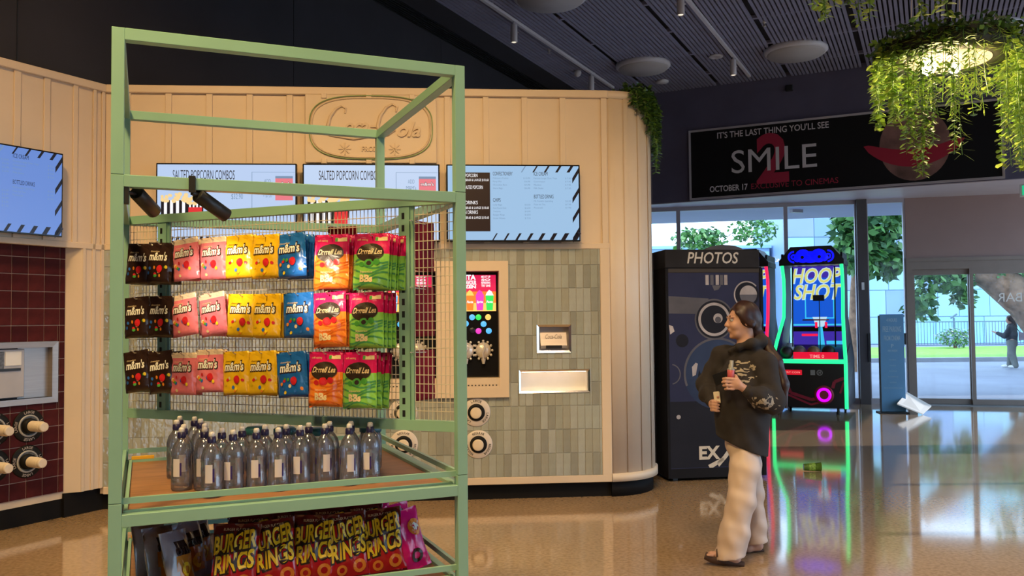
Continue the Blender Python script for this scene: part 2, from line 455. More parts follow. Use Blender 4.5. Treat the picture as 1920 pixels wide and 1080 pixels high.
kpart(MB().bbox(0.775, 0.86, -0.006, 0.03, 0.19, 2.17, 0.004), 'corner_stile', m_cream)
bt = MB().bbox(-0.026, 0.026, 0.0, 0.016, 2.21, 3.502, 0.003).mesh('batten', m_cream)
for i in range(12): link('batten', bt, kio, (0.46 - 0.337 * i, 0, 0))
kpart(MB().bbox(0.80, 0.852, 0.0, 0.016, 2.21, 3.502, 0.003), 'batten', m_cream)
m_kick = mat('black_kick', (0.010, 0.009, 0.009), 0.7, var=0.1, scale=6, spec=0.1)
# rounded end of the kiosk
CX, CY, CR = 0.86, 0.50, 0.49
def arc_wall(r, a0, a1, n, z0, z1, th, y=CY):
    mb = MB(); V = []
    for i in range(n + 1):
        a = a0 + (a1 - a0) * i / n
        for rad in (r, r - th):
            for z in (z0, z1): V.append((CX + rad * math.sin(a), y - rad * math.cos(a), z))
    Fs = []
    for i in range(n):
        o = i * 4; p = o + 4
        Fs += [(o, p, p + 1, o + 1), (o + 2, o + 3, p + 3, p + 2), (o + 1, p + 1, p + 3, o + 3), (o, o + 2, p + 2, p)]
    mb.add(V, Fs, 0, True); return mb
kend = arc_wall(CR, 0, R(90), 20, 0.139, 3.567, 0.06).build('wall_kiosk_end', m_cream, None, K0, KROT)
struct(kend, 'rounded cream end of the kiosk next to the photo booth')
MB().box(CX + CR - 0.06, CX + CR, CY, CY + 0.55, 0.139, 3.567).build('side_panel', m_cream, kend)
arc_wall(CR + 0.012, 0, R(90), 20, 3.50, 3.567, 0.06).build('top_rail', m_cream, kend)
arc_wall(CR + 0.022, 0, R(90), 20, 0.135, 0.205, 0.06).build('bottom_rail', m_cream, kend)
for a in (0.02, 0.30, 0.62, 0.95, 1.3):
    arc_wall(CR + 0.007, a, a + 0.09, 3, 0.2, 3.51, 0.02).build('batten', m_cream, kend)
kk = MB().box(-3.45, CX, 0.06, 0.2, 0.0, 0.139).build('baseboard_front', m_kick, None, K0, KROT); struct(kk, 'black kick board under the cream kiosk front')
kk2 = arc_wall(CR - 0.02, 0, R(90), 20, 0.0, 0.139, 0.06).build('baseboard_end', m_kick, None, K0, KROT); struct(kk2, 'curved black kick board at the kiosk end')
# sage green glazed tiles, each its own piece right of the rack
shades = [(0.325, 0.34, 0.29), (0.365, 0.385, 0.34), (0.275, 0.28, 0.24), (0.335, 0.335, 0.275), (0.385, 0.40, 0.36)]
m_tiles = [mat('sage_tile_%d' % i, c, 0.10, var=0.05, scale=14, bump=0.7, bscale=13, spec=0.8, stretch=(1.3, 1.0, 1.0)) for i, c in enumerate(shades)]
m_grout = mat('sage_grout', (0.40, 0.37, 0.30), 0.8, var=0.05, scale=30)
kpart(cells(MB(), -3.42, 0.776, 0.195, 2.168, NICHE + [LIT, NAP], 0.002, 0.016), 'grout', m_grout)
FR_OUT = (-1.16, -0.035, 0.885, 2.06)
blocks = [FR_OUT, (0.053, 0.672, 0.915, 1.114), (0.215, 0.507, 1.265, 1.5)]
def cut(rects, h):
    out = []
    for a, b_, c, d in rects:
        if b_ <= h[0] or a >= h[1] or d <= h[2] or c >= h[3]: out.append((a, b_, c, d)); continue
        if a < h[0]: out.append((a, h[0], c, d)); a = h[0]
        if b_ > h[1]: out.append((h[1], b_, c, d)); b_ = h[1]
        if c < h[2]: out.append((a, b_, c, h[2]))
        if d > h[3]: out.append((a, b_, h[3], d))
    return out
zr = [2.165, 2.026] + [2.026 - 0.204 * i for i in range(1, 9)] + [0.197]
rest = MB(); tcache = {}; gap = 0.0016; rng = random.Random(3)
for j in range(len(zr) - 1):
    z1, z0 = zr[j], zr[j + 1]
    x1 = 0.775
    first = True
    while x1 > -3.40:
        w = 0.022 if first else 0.0645
        x0 = x1 - w; first = False
        for a, b_, c, d in __import__('functools').reduce(lambda r, h: cut(r, h), blocks, [(x0, x1, z0, z1)]):
            if b_ - a < 0.004 or d - c < 0.004: continue
            mi = rng.randrange(5)
            if a > -0.46 or (a > -1.25 and c < 0.95 and a < -0.65):
                key = (round(b_ - a, 3), round(d - c, 3), mi)
                if key not in tcache:
                    W_, H_ = b_ - a - 2 * gap, d - c - 2 * gap
                    tcache[key] = MB().bbox(-W_ / 2, W_ / 2, -0.004, 0.004, -H_ / 2, H_ / 2, 0.0016).mesh('tile', m_tiles[mi])
                t = link('tile', tcache[key], kio, ((a + b_) / 2, rng.uniform(-0.0008, 0.0008), (c + d) / 2))
                t.rotation_euler = (rng.uniform(-0.006, 0.006), 0, rng.uniform(-0.012, 0.012))
            else:
                rest.box(a + gap, b_ - gap, -0.004, 0.004, c + gap, d - gap, mi)
        x1 = x0
stuff(kpart(rest, 'tile_field', m_tiles))

# ---------------------------------------------------------------- kiosk, left side with maroon tiles
LT = (-2.6, -0.305, 0.20, 2.17)
lw = cells(MB(), -2.6, -0.305, 0.15, 2.25, [(-1.58, -0.41, 0.968, 1.376)], 0.075, 0.09); lw.box(-2.6, 0.02, 0.012, 0.09, 2.17, 3.567); lw.box(-0.20, 0.02, 0.006, 0.09, 0.19, 2.17)
lwo = lw.build('wall_side', m_cream, None, L0, LROT); struct(lwo, 'cream side wall of the kiosk with maroon tiles')
MB().bbox(-2.6, 0.01, -0.012, 0.05, 3.50, 3.567, 0.006).build('top_rail', m_cream, lwo)
MB().bbox(-2.6, 0.01, -0.004, 0.05, 2.165, 2.215, 0.004).build('mid_rail', m_cream, lwo)
MB().add([(-0.20, 0.0, 0.19), (-0.305, 0.078, 0.19), (-0.305, 0.078, 2.17), (-0.20, 0.0, 2.17), (-0.18, 0.05, 0.19), (-0.28, 0.09, 0.19), (-0.28, 0.09, 2.17), (-0.18, 0.05, 2.17)],
         [(0, 3, 2, 1), (4, 5, 6, 7), (0, 1, 5, 4), (3, 7, 6, 2), (0, 4, 7, 3), (1, 2, 6, 5)]).build('angled_reveal', m_cream, lwo)
for xx, w in ((-0.513, 0.053), (-0.27, 0.042), (-0.75, 0.054), (-0.99, 0.054), (-1.23, 0.054)):
    MB().bbox(xx - w / 2, xx + w / 2, 0.0, 0.014, 2.21, 3.502, 0.003).build('batten', m_cream, lwo)
for xx in (-0.185, -0.10, -0.02): MB().bbox(xx - 0.014, xx + 0.014, -0.004, 0.01, 0.19, 2.17 if xx < -0.1 else 3.5, 0.002).build('batten', m_cream, lwo)
lk = MB().box(-2.6, -0.31, 0.08, 0.12, 0, 0.205).box(-0.31, 0.05, 0.05, 0.12, 0, 0.19).build('baseboard_side', m_kick, None, L0, LROT); struct(lk, 'black kick board under the maroon tiles')
mar = [(0.085, 0.013, 0.014), (0.10, 0.017, 0.017), (0.07, 0.011, 0.013)]
m_mar = [mat('maroon_tile_%d' % i, tuple(q * 0.75 for q in c), 0.55, var=0.35, scale=9, spec=0.08) for i, c in enumerate(mar)]
cells(MB(), -2.6, -0.304, 0.20, 2.17, [(-1.58, -0.41, 0.968, 1.376)], 0.068, 0.076).build('grout', mat('beige_grout', (0.42, 0.30, 0.24), 0.8, var=0.05, scale=30), lwo)
BOXL = (-1.62, -0.368, 0.93, 1.414)
zl = [2.17] + [2.075 - 0.1335 * i for i in range(15)]
mc = {}
for j in range(len(zl) - 1):
    z1, z0 = zl[j], max(zl[j + 1], 0.203)
    x1 = -0.306; w = 0.046
    while x1 > -1.25:
        x0 = x1 - w; w = 0.1305
        for a, b_, c, d in cut([(x0, x1, z0, z1)], BOXL):
            if b_ - a < 0.006 or d - c < 0.006: continue
            mi = rng.randrange(3); key = (round(b_ - a, 3), round(d - c, 3), mi)
            if key not in mc:
                W_, H_ = b_ - a - 0.006, d - c - 0.006
                mc[key] = MB().bbox(-W_ / 2, W_ / 2, -0.004, 0.006, -H_ / 2, H_ / 2, 0.0015).mesh('tile', m_mar[mi])
            link('tile', mc[key], lwo, ((a + b_) / 2, 0.066, (c + d) / 2))
        x1 = x0
# ================================================================ OUTSIDE THE GLASS
def leaf_cloud(mb, c, rad, n, size, rng, mi=1, shell=0.35, nm=2):
    """n flat four-cornered leaves spread through an ellipsoid"""
    V = []; Fs = []; M_ = []
    for i in range(n):
        d = Vector((rng.gauss(0, 1), rng.gauss(0, 1), rng.gauss(0, 1))).normalized() * (shell + (1 - shell) * rng.random() ** 0.5)
        p = Vector((c[0] + d.x * rad[0], c[1] + d.y * rad[1], c[2] + d.z * rad[2]))
        a = Vector((rng.uniform(-1, 1), rng.uniform(-1, 1), rng.uniform(-1, 0.3))).normalized()
        b_ = a.cross(Vector((rng.uniform(-1, 1), rng.uniform(-1, 1), rng.uniform(-1, 1)))).normalized()
        s = size * rng.uniform(0.6, 1.3)
        o = len(V)
        V += [p, p + a * s * 0.5 + b_ * s * 0.28, p + a * s, p + a * s * 0.5 - b_ * s * 0.28]
        Fs.append((o, o + 1, o + 2, o + 3)); M_.append(mi + rng.randrange(nm))
    for f, m_ in zip(Fs, M_): pass
    o = len(mb.v); mb.v.extend([tuple(p) for p in V])
    for f, m_ in zip(Fs, M_): mb.f.append(tuple(i + o for i in f)); mb.m.append(m_); mb.s.append(False)
    return mb
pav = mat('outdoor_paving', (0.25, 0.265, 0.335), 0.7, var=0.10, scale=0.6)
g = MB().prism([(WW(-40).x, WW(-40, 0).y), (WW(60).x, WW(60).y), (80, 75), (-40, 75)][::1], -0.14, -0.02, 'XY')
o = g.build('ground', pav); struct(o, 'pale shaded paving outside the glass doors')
m_grass = mat('lawn_green', (0.22, 0.42, 0.05), 0.8, var=0.25, scale=3)
gr = MB().box(4, 36, 29.6, 41.5, -0.02, 0.06).build('lawn', m_grass); tag(gr, 'strip of bright green lawn beyond the outdoor paving', 'lawn', kind='stuff')
kb = MB().box(4, 36, 29.3, 29.6, -0.02, 0.12).build('kerb', mat('kerb_stone', (0.30, 0.30, 0.33), 0.7, var=0.1, scale=2)); struct(kb, 'grey kerb along the lawn')
# entrance canopy
cn = MB().prism([(p.x, p.y) for p in (WW(-9, 0.36), WW(12, 0.36), WW(12, 3.0), WW(-9, 2.9))], 3.66, 3.95, 'XY').build('canopy', mat('canopy_underside', (0.42, 0.42, 0.52), 0.6, var=0.03, scale=1))
struct(cn, 'flat lilac grey entrance canopy outside the windows')
MB().box(-0.12, 0.12, -0.05, 0.05, -0.06, 0.0).build('canopy_light', m_steel, cn, WW(1.98, 1.3, 3.66), 0.3)
# buildings with square cladding panels
cl = [mat('cladding_%d' % i, c, 0.5, var=0.03, scale=1) for i, c in enumerate([(0.42, 0.66, 0.78), (0.30, 0.42, 0.66), (0.38, 0.72, 0.80), (0.36, 0.42, 0.64)])]
def building(label, x0, x1, y, h, cw, ch, seed, dep=6.0):
    root = thing('clad_building', label, 'building', ((x0 + x1) / 2, y, 0))
    MB().box(x0 - (x0 + x1) / 2, x1 - (x0 + x1) / 2, 0.05, dep, -0.02, h - 0.02).build('wall', cl[1], root)
    r_ = random.Random(seed); z = 0.0
    mcache = {}
    while z < h - 0.2:
        x = x0; z1 = min(h, z + ch)
        while x < x1 - 0.2:
            w = min(cw * r_.choice((0.7, 1.0, 1.0, 1.6)), x1 - x); mi = r_.choice((0, 0, 0, 1, 1, 2, 2, 3))
            key = (round(w, 2), round(z1 - z, 2), mi)
            if key not in mcache: mcache[key] = MB().box(0.02, w - 0.02, 0, 0.06, 0.02, z1 - z - 0.02).mesh('panel', cl[mi])
            link('panel', mcache[key], root, (x - (x0 + x1) / 2, r_.uniform(-0.02, 0.0), z)); x += w
        z = z1
    MB().box(x0 - (x0 + x1) / 2 - 0.1, x1 - (x0 + x1) / 2 + 0.1, -0.05, dep + 0.1, h - 0.02, h + 0.15).build('parapet', cl[0], root)
building('low pale clad building under the bright sky beyond the photo booth', 7.5, 15.0, 50, 5.6, 1.7, 1.35, 5)
building('tall pale building with blue and lilac panels behind the lawn', 15.2, 36, 48, 9.6, 1.7, 1.5, 9)
building('unseen pale block added to shade the forecourt at the far right', 25, 31, 17, 14, 2.0, 1.75, 12, 16.0)  # out of view, added to keep the sun off the paving
# railing along the lawn
fr = thing('garden_railing', 'thin grey metal railing with upright bars behind the lawn', 'railing', (24, 41.8, 0))
m_rail = mat('railing_paint', (0.16, 0.22, 0.34), 0.5, var=0.05, scale=4)
MB().beam((-6, 0, 1.25), (9, 0, 1.25), 0.06, 0.05).build('top_rail', m_rail, fr)
MB().beam((-6, 0, 0.12), (9, 0, 0.12), 0.05, 0.05).build('bottom_rail', m_rail, fr)
ba = MB()
for i in range(100): ba.beam((-6 + i * 0.15, 0, 0.12), (-6 + i * 0.15, 0, 1.25), 0.02, 0.02)
stuff(ba.build('bar', m_rail, fr))
for x in (-5.9, -2.6, 0.4, 3.4, 6.4):
    p = MB().beam((x, 0, 0), (x, 0, 1.45), 0.09, 0.06); p.beam((x - 0.15, 0, 1.42), (x + 0.15, 0, 1.62), 0.07, 0.07); p.build('post', m_rail, fr)
# trees
m_bark = mat('fig_bark', (0.30, 0.17, 0.10), 0.8, var=0.45, scale=5, bump=0.6, bscale=9)
m_lf = [mat('tree_leaf_%d' % i, c, 0.45, var=0.2, scale=3) for i, c in enumerate([(0.035, 0.12, 0.035), (0.09, 0.24, 0.05), (0.15, 0.33, 0.10)])]
def tree(label, base, trunk, clouds, size, seed):
    r_ = random.Random(seed)
    root = thing('street_tree', label, 'tree', base)
    tr = MB()
    for pts, rad in trunk: tr.tube(pts, rad, 10)
    tr.build('trunk', m_bark, root)
    fo = MB()
    for c, rad, n in clouds: leaf_cloud(fo, c, rad, n, size, r_, 0, 0.25, 3)
    stuff(fo.build('foliage', m_lf, root))
    return root
tree('dense green tree seen behind the dark window column', (9.6, 23.2, 0),
     [([(0.2, 1.5, 0), (0.1, 1.0, 2.2), (0, 0.4, 4.0)], [0.25, 0.2, 0.14])],
     [((0.0, 0, 4.1), (0.95, 0.9, 0.9), 1100), ((-0.15, 0, 3.3), (0.65, 0.6, 0.5), 500), ((0.65, 0.2, 3.1), (0.5, 0.5, 0.5), 400), ((0.1, 0, 5.0), (1.0, 1.0, 0.7), 500)], 0.30, 4)
tree('big fig tree with thick sunlit branch leaning over the glass doors', (15.8, 24.5, 0),
     [([(0.3, 0, 0), (-0.5, 0.0, 1.1), (-1.2, 0.0, 1.95), (-2.1, 0.1, 2.7), (-3.2, 0.2, 3.3), (-4.2, 0.3, 4.2)], [0.8, 0.62, 0.55, 0.45, 0.35, 0.25]),
      ([(-0.2, 0, 0.8), (1.2, 0.3, 2.8), (1.8, 0.4, 4.2)], [0.7, 0.5, 0.4])],
     [((-1.6, -0.2, 3.1), (1.4, 0.7, 0.40), 600), ((-3.6, 0, 2.75), (0.9, 0.6, 0.5), 450), ((-4.1, 0.2, 1.95), (0.45, 0.5, 0.55), 260), ((-2.9, 0.2, 2.2), (0.3, 0.3, 0.5), 140),
      ((0.2, 0, 4.6), (2.5, 2.0, 1.0), 900), ((0.5, -1.5, 6.2), (4.0, 3.5, 0.9), 1000)], 0.26, 8)
tree('small rounded tree against the white sky above the photo booth', (9.6, 44, 0),
     [([(0, 0, 0), (0, 0, 4.6)], [0.18, 0.1])], [((0, 0, 5.6), (1.5, 0.8, 0.65), 420)], 0.35, 15)
tree('wispy tree against the white sky beside the window mullion', (12.4, 44, 0),
     [([(0, 0, 0), (0.1, 0, 4.8)], [0.18, 0.1])], [((0, 0, 6.1), (1.3, 0.8, 0.8), 330)], 0.3, 16)
bu = thing('clipped_bush', 'low clipped bush in front of the garden railing', 'bush', (20.3, 39.6, 0.06))
x = MB(); x.tube([(0, 0, 0), (0, 0, 0.4)], 0.08); x.build('stem', m_bark, bu)
x = leaf_cloud(MB(), (0, 0, 0.50), (0.85, 0.5, 0.42), 900, 0.14, random.Random(2), 0, 0.3, 3); stuff(x.build('foliage', [cl[3], m_lf[1], m_lf[2]], bu))
# ================================================================ DISPLAY RACK
RO_ = Vector((-1.4434, 3.0889, 0)); RYAW = 0.4033
RW, RD, T_ = 1.3607, 1.3728, 0.044
RU = Vector((math.cos(RYAW), math.sin(RYAW), 0)); RV = Vector((-math.sin(RYAW), math.cos(RYAW), 0))
def RK(u, v, z): return RO_ + RU * u + RV * v + Vector((0, 0, z))
m_mint = mat('mint_paint', (0.255, 0.46, 0.365), 0.38, var=0.03, scale=6)
m_wood = mat('tray_wood', (0.30, 0.14, 0.062), 0.5, var=0.22, scale=5, stretch=(1, 7, 1))
m_wire = mat('cream_wire', (0.62, 0.55, 0.45), 0.4, var=0.03, scale=30)
rack = thing('display_rack', 'mint green square steel display rack with diagonal wire panel', 'display rack', RO_, RYAW)
TOP, MID, LOW = 2.629, 2.090, 0.865
for u in (0, RW - T_):
    for v in (0, RD - T_):
        p = MB()
        for z0, z1 in ((0.0, 0.905), (0.907, MID - 0.001), (MID + 0.001, TOP)): p.bbox(u, u + T_, v, v + T_, z0, z1, 0.0015)
        p.build('post', m_mint, rack)
def frame(z1, name, h=T_):
    for v in (0, RD - T_): MB().bbox(T_, RW - T_, v, v + T_, z1 - h, z1, 0.0015).build(name, m_mint, rack)
    for u in (0, RW - T_): MB().bbox(u, u + T_, T_, RD - T_, z1 - h, z1, 0.0015).build(name, m_mint, rack)
frame(TOP, 'top_bar'); frame(MID, 'mid_bar'); frame(LOW, 'shelf_bar'); frame(0.12, 'base_bar')
# trays with wooden boards and guard rails
for zb, name in ((0.858, 'upper'), (0.47, 'lower')):
    b_ = MB().bbox(T_ + 0.004, RW - T_ - 0.004, T_ + 0.004, RD - T_ - 0.004, zb - 0.02, zb, 0.001).build('tray_board', m_wood, rack)
    zr0 = zb + 0.052; r0, r1, s0, s1 = T_ + 0.006, RW - T_ - 0.006, 0.03, RD - 0.03
    for a, c in (((r0 - 0.02, s0, zr0), (r1 + 0.02, s0, zr0)), ((r0 - 0.02, s1, zr0), (r1 + 0.02, s1, zr0)),
                 ((0.03, s0, zr0), (0.03, s1, zr0)), ((RW - 0.03, s0, zr0), (RW - 0.03, s1, zr0))):
        MB().beam(a, c, 0.016, 0.022).build('guard_rail', m_mint, rack)
    for a, c in (((r0, T_ + 0.01, zb + 0.006), (r1, T_ + 0.01, zb + 0.006)), ((r0, RD - T_ - 0.01, zb + 0.006), (r1, RD - T_ - 0.01, zb + 0.006)),
                 ((T_ + 0.012, s0 + 0.02, zb + 0.006), (T_ + 0.012, s1 - 0.02, zb + 0.006)), ((RW - T_ - 0.012, s0 + 0.02, zb + 0.006), (RW - T_ - 0.012, s1 - 0.02, zb + 0.006))):
        MB().beam(a, c, 0.014, 0.016).build('tray_lip', m_mint, rack)
    lab(MB().bbox(0.06, 0.165 if zb > 0.6 else 0.14, RD - 0.062, RD - 0.052, zb + 0.012, zb + 0.030, 0.002).build('price_strip', mat('yellow_strip', (0.80, 0.42, 0.03), 0.4), rack), 'yellow price strip')
    if zb < 0.6:
        for v in (0, RD - T_): MB().bbox(T_, RW - T_, v + 0.01, v + T_ - 0.01, zb - 0.045, zb - 0.005, 0.0015).build('shelf_bar', m_mint, rack)
        for u in (0, RW - T_): MB().bbox(u + 0.01, u + T_ - 0.01, T_, RD - T_, zb - 0.045, zb - 0.005, 0.0015).build('shelf_bar', m_mint, rack)
# diagonal panel
PA = Vector((T_, RD - T_ / 2, 0)); PB = Vector((RW - T_ / 2, T_, 0)); PD = (PB - PA).normalized(); PN = Vector((PD.y, -PD.x, 0))   # PN faces the viewer
PL = (PB - PA).length
def DG(s, off, z): return PA + PD * s + PN * off + Vector((0, 0, z))
MB().beam(DG(0, 0, MID - 0.022), DG(PL, 0, MID - 0.022), 0.04, 0.040).build('panel_bar', m_mint, rack)
MB().beam(DG(0, 0, 1.102), DG(PL, 0, 1.102), 0.04, 0.044).build('panel_bar', m_mint, rack)
for s0 in (0.20, 1.562):
    up = MB().beam(DG(s0 + 0.026, 0, 1.124), DG(s0 + 0.026, 0, MID - 0.042), 0.030, 0.052, up=PD).build('slotted_upright', m_mint, rack)
    sl_ = MB()
    for i in range(17):
        z = 1.15 + i * 0.0535; sl_.beam(DG(s0 + 0.022, 0.012, z), DG(s0 + 0.022, 0.0155, z), 0.014, 0.028)
    stuff(sl_.build('slots', m_black, up))
    MB().beam(DG(s0 + 0.060, 0, 1.124), DG(s0 + 0.060, 0, MID - 0.042), 0.012, 0.016, up=PD).build('edge_strip', m_mint, rack)
def wires(s0, s1):
    w = MB(); n = int((s1 - s0) / 0.0195)
    def wire(a, b_, r=0.0015):
        w.beam(a, b_, r * 2, r * 2)
    for i in range(n + 1): s = s0 + (s1 - s0) * i / n; wire(DG(s, -0.002, 1.124), DG(s, -0.002, MID - 0.042))
    k = 24
    for i in range(1, k): z = 1.124 + (MID - 0.042 - 1.124) * i / k; wire(DG(s0, 0.0, z), DG(s1, 0.0, z))
    lab(stuff(w.build('wire_mesh', m_wire, rack)), 'cream wire mesh')
wires(0.005, 0.195); wires(0.27, 1.555); wires(1.632, PL - 0.02)

# ---------------------------------------------------------------- hanging pouches
def pouch_y(u, v, th):
    a = min(1, max(0, (v - 0.05) / 0.4)); a = a * a * (3 - 2 * a)
    c = min(1, max(0, (v - 0.93) / 0.07)); c = c * c * (3 - 2 * c)
    return th * a * (1 - 0.65 * c) * (1 - u ** 4) + 0.0018 * math.sin(9 * u + 5 * v) * (0.2 + v) + 0.0012 * math.sin(23 * v - 7 * u)
class Pouch:
    def __init__(s, w, h, th): s.w, s.h, s.th = w, h, th; s.b = MB(); s.p = MB()
    def front(s, x, z): return -pouch_y(max(-1, min(1, x / (s.w / 2))), max(0, min(1, -z / s.h)), s.th) - 0.0006
    def body(s, row_mat):
        n, m = 10, 16; V = []
        for side in (0, 1):
            for j in range(m + 1):
                v = j / m
                for i in range(n + 1):
                    u = -1 + 2 * i / n
                    y = pouch_y(u, v, s.th)
                    V.append((u * s.w / 2, (-y if side == 0 else 0.6 * y), -v * s.h))
        Fs = []; k = (n + 1) * (m + 1)
        for j in range(m):
            for i in range(n):
                a = j * (n + 1) + i
                s.b.add([], [], 0)
                Fs.append(((a, a + n + 1, a + n + 2, a + 1), row_mat(j / m)))
                Fs.append(((k + a, k + a + 1, k + a + n + 2, k + a + n + 1), row_mat(j / m)))
        for i in range(n):
            for j in (0, m):
                a = j * (n + 1) + i; q = (a, a + 1, k + a + 1, k + a); Fs.append((q if j == 0 else q[::-1], row_mat(0 if j == 0 else 0.99)))
        for j in range(m):
            for i in (0, n):
                a = j * (n + 1) + i; q = (a, k + a, k + a + n + 1, a + n + 1); Fs.append((q if i == 0 else q[::-1], row_mat(j / m)))
        s.b.v = [tuple(p) for p in V]; s.b.f = [f for f, _ in Fs]; s.b.m = [mm for _, mm in Fs]; s.b.s = [True] * len(Fs)
        return s
    def wrap(s, mb, lift):
        return [(p[0], s.front(p[0], p[2]) - lift, p[2]) for p in mb]
    def text(s, t, x, z, h, width, mi, lift=0.0008, **kw):
        q = MB().text(t, x, z, h, width=width, **kw); s.p.add(s.wrap(q.v, lift), q.f, mi); return s
    def ellipse(s, x, z, a, c, mi, lift=0.0006, n=20, rings=3, rot=0.0):
        V = [(x, 0, z)]; Fs = []
        for r in range(1, rings + 1):
            for j in range(n):
                t = 2 * math.pi * j / n; ex, ez = a * r / rings * math.cos(t), c * r / rings * math.sin(t)
                V.append((x + ex * math.cos(rot) - ez * math.sin(rot), 0, z + ex * math.sin(rot) + ez * math.cos(rot)))
        for j in range(n): Fs.append((0, 1 + j, 1 + (j + 1) % n))
        for r in range(rings - 1):
            for j in range(n): o = 1 + r * n; Fs.append((o + j, o + n + j, o + n + (j + 1) % n, o + (j + 1) % n))
        s.p.add(s.wrap(V, lift), Fs, mi); return s
    def ribbon(s, pts, wd, mi, lift=0.0004):
        V = []
        for x, z in pts: V += [(x, 0, z + wd / 2), (x, 0, z - wd / 2)]
        s.p.add(s.wrap(V, lift), [(2 * i, 2 * i + 1, 2 * i + 3, 2 * i + 2) for i in range(len(pts) - 1)], mi); return s
def foil(name, c, rough=0.28): return mat(name, c, rough, coat=0.4, bump=0.25, bscale=28, var=0.05, scale=20)
f_brown, f_pink, f_yel, f_blue = foil('foil_brown', (0.030, 0.014, 0.012)), foil('foil_pink', (0.80, 0.20, 0.27)), foil('foil_yellow', (0.85, 0.50, 0.015)), foil('foil_blue', (0.015, 0.13, 0.50))
f_mag, f_org, f_grn = foil('foil_magenta', (0.66, 0.012, 0.14)), foil('foil_orange', (0.90, 0.25, 0.03)), foil('foil_green', (0.26, 0.62, 0.10))
f_dgrn, f_dorg = foil('foil_deep_green', (0.07, 0.30, 0.11)), foil('foil_deep_orange', (0.70, 0.13, 0.015))
i_white, i_dark, i_cream, i_red = mat('ink_white', (0.82, 0.80, 0.78), 0.35), mat('ink_dark', (0.030, 0.012, 0.008), 0.35), mat('ink_cream', (0.85, 0.66, 0.40), 0.35), mat('ink_red', (0.62, 0.02, 0.03), 0.35)
i_yel, i_grn, i_blu, i_org = mat('ink_yellow', (0.90, 0.62, 0.02), 0.35), mat('ink_green', (0.08, 0.36, 0.06), 0.35), mat('ink_blue', (0.03, 0.14, 0.55), 0.35), mat('ink_orange', (0.80, 0.25, 0.03), 0.35)
f_top = foil('foil_cream_top', (0.80, 0.62, 0.52))
INK = [i_white, i_dark, i_cream, i_red, i_yel, i_grn, i_blu, i_org, mat('ink_brown_oval', (0.035, 0.020, 0.013), 0.35), f_dgrn, f_dorg]
KIND = {}
def candy_pouch(key, base, top=None, seed=1):
    w, h = 0.158, 0.198
    p = Pouch(w, h, 0.016).body(lambda v: 1 if (top and v < 0.12) else 0)
    p.text("m&m's", 0.0, -0.088, 0.042, 0.118, 1, 0.0006, bold=0.08)
    p.text("m&m's", 0.0, -0.086, 0.037, 0.109, 0, 0.0012, bold=0.03)
    p.text('chocolate', -0.028, -0.047, 0.008, 0.055, 2 if key != 'yellow' else 1, 0.0008)
    r_ = random.Random(seed)
    cols = [3, 4, 5, 6, 7, 2]
    for i in range(9):
        p.ellipse(r_.uniform(-0.055, 0.055), r_.uniform(-0.178, -0.115), 0.0085, 0.0068, cols[(i + seed) % 6], 0.0008 + 0.0002 * i, 10, 1, r_.uniform(0, 3))
    p.ellipse(0.018, -0.128, 0.017, 0.019, 3, 0.0032, 12, 2)
    KIND[key] = (p.b.mesh('pouch', [base, top or base]), p.p.mesh('print', INK), w, h)
candy_pouch('brown', f_brown, seed=2); candy_pouch('pink', f_pink, f_top, 3); candy_pouch('yellow', f_yel, seed=5); candy_pouch('blue', f_blue, seed=8)
def liq_pouch(key, base, deep_i, ball):
    w, h = 0.172, 0.238
    p = Pouch(w, h, 0.020).body(lambda v: 0 if v < 0.36 else 1)
    for k in range(6):
        z0 = -0.115 - 0.021 * k
        p.ribbon([(-w / 2 * 0.96 + w * 0.96 * i / 10, z0 + 0.012 * math.sin(i * 0.55 + k) - 0.010 * (1 - i / 10)) for i in range(11)], 0.0075, deep_i)
    p.ellipse(0.0, -0.083, 0.066, 0.040, 8, 0.0010, 22, 3)
    p.text('Darrell Lea', 0.0, -0.090, 0.024, 0.116, 2, 0.0016, shear=0.25, bold=0.012)
    p.ellipse(0.0, -0.128, 0.022, 0.017, ball, 0.0014, 14, 2); p.ellipse(0.036, -0.124, 0.016, 0.014, ball, 0.0016, 12, 2); p.ellipse(-0.036, -0.134, 0.014, 0.011, ball, 0.0012, 12, 2)
    p.ellipse(0.0, -0.129, 0.011, 0.010, 8 if deep_i == 9 else 3, 0.0022, 12, 1)
    p.text('BBs', -0.012, -0.208, 0.028, 0.062, 2, 0.0012, bold=0.05)
    p.text('liquorice', -0.012, -0.170, 0.010, 0.060, 2, 0.0012)
    p.text('soft eating', -0.045, -0.030, 0.009, 0.050, 2, 0.0010)
    p.add_box = None
    p.ribbon([(0.018 + 0.058 * i / 4, -0.024) for i in range(5)], 0.017, 2, 0.0008); p.ribbon([(0.018 + 0.012 * i, -0.024) for i in range(2)], 0.015, 5, 0.0014)
    KIND[key] = (p.b.mesh('pouch', [f_mag, base]), p.p.mesh('print', INK), w, h)
liq_pouch('orange', f_org, 10, 3); liq_pouch('green', f_grn, 9, 5)
WORD = {'brown': 'dark brown chocolate candy pouch', 'pink': 'pink cream-topped candy pouch', 'yellow': 'yellow candy pouch', 'blue': 'blue candy pouch',
        'orange': 'magenta and orange liquorice pouch', 'green': 'magenta and green liquorice pouch'}
m_hook = mat('hook_wire', (0.70, 0.66, 0.62), 0.35, metal=0.3)
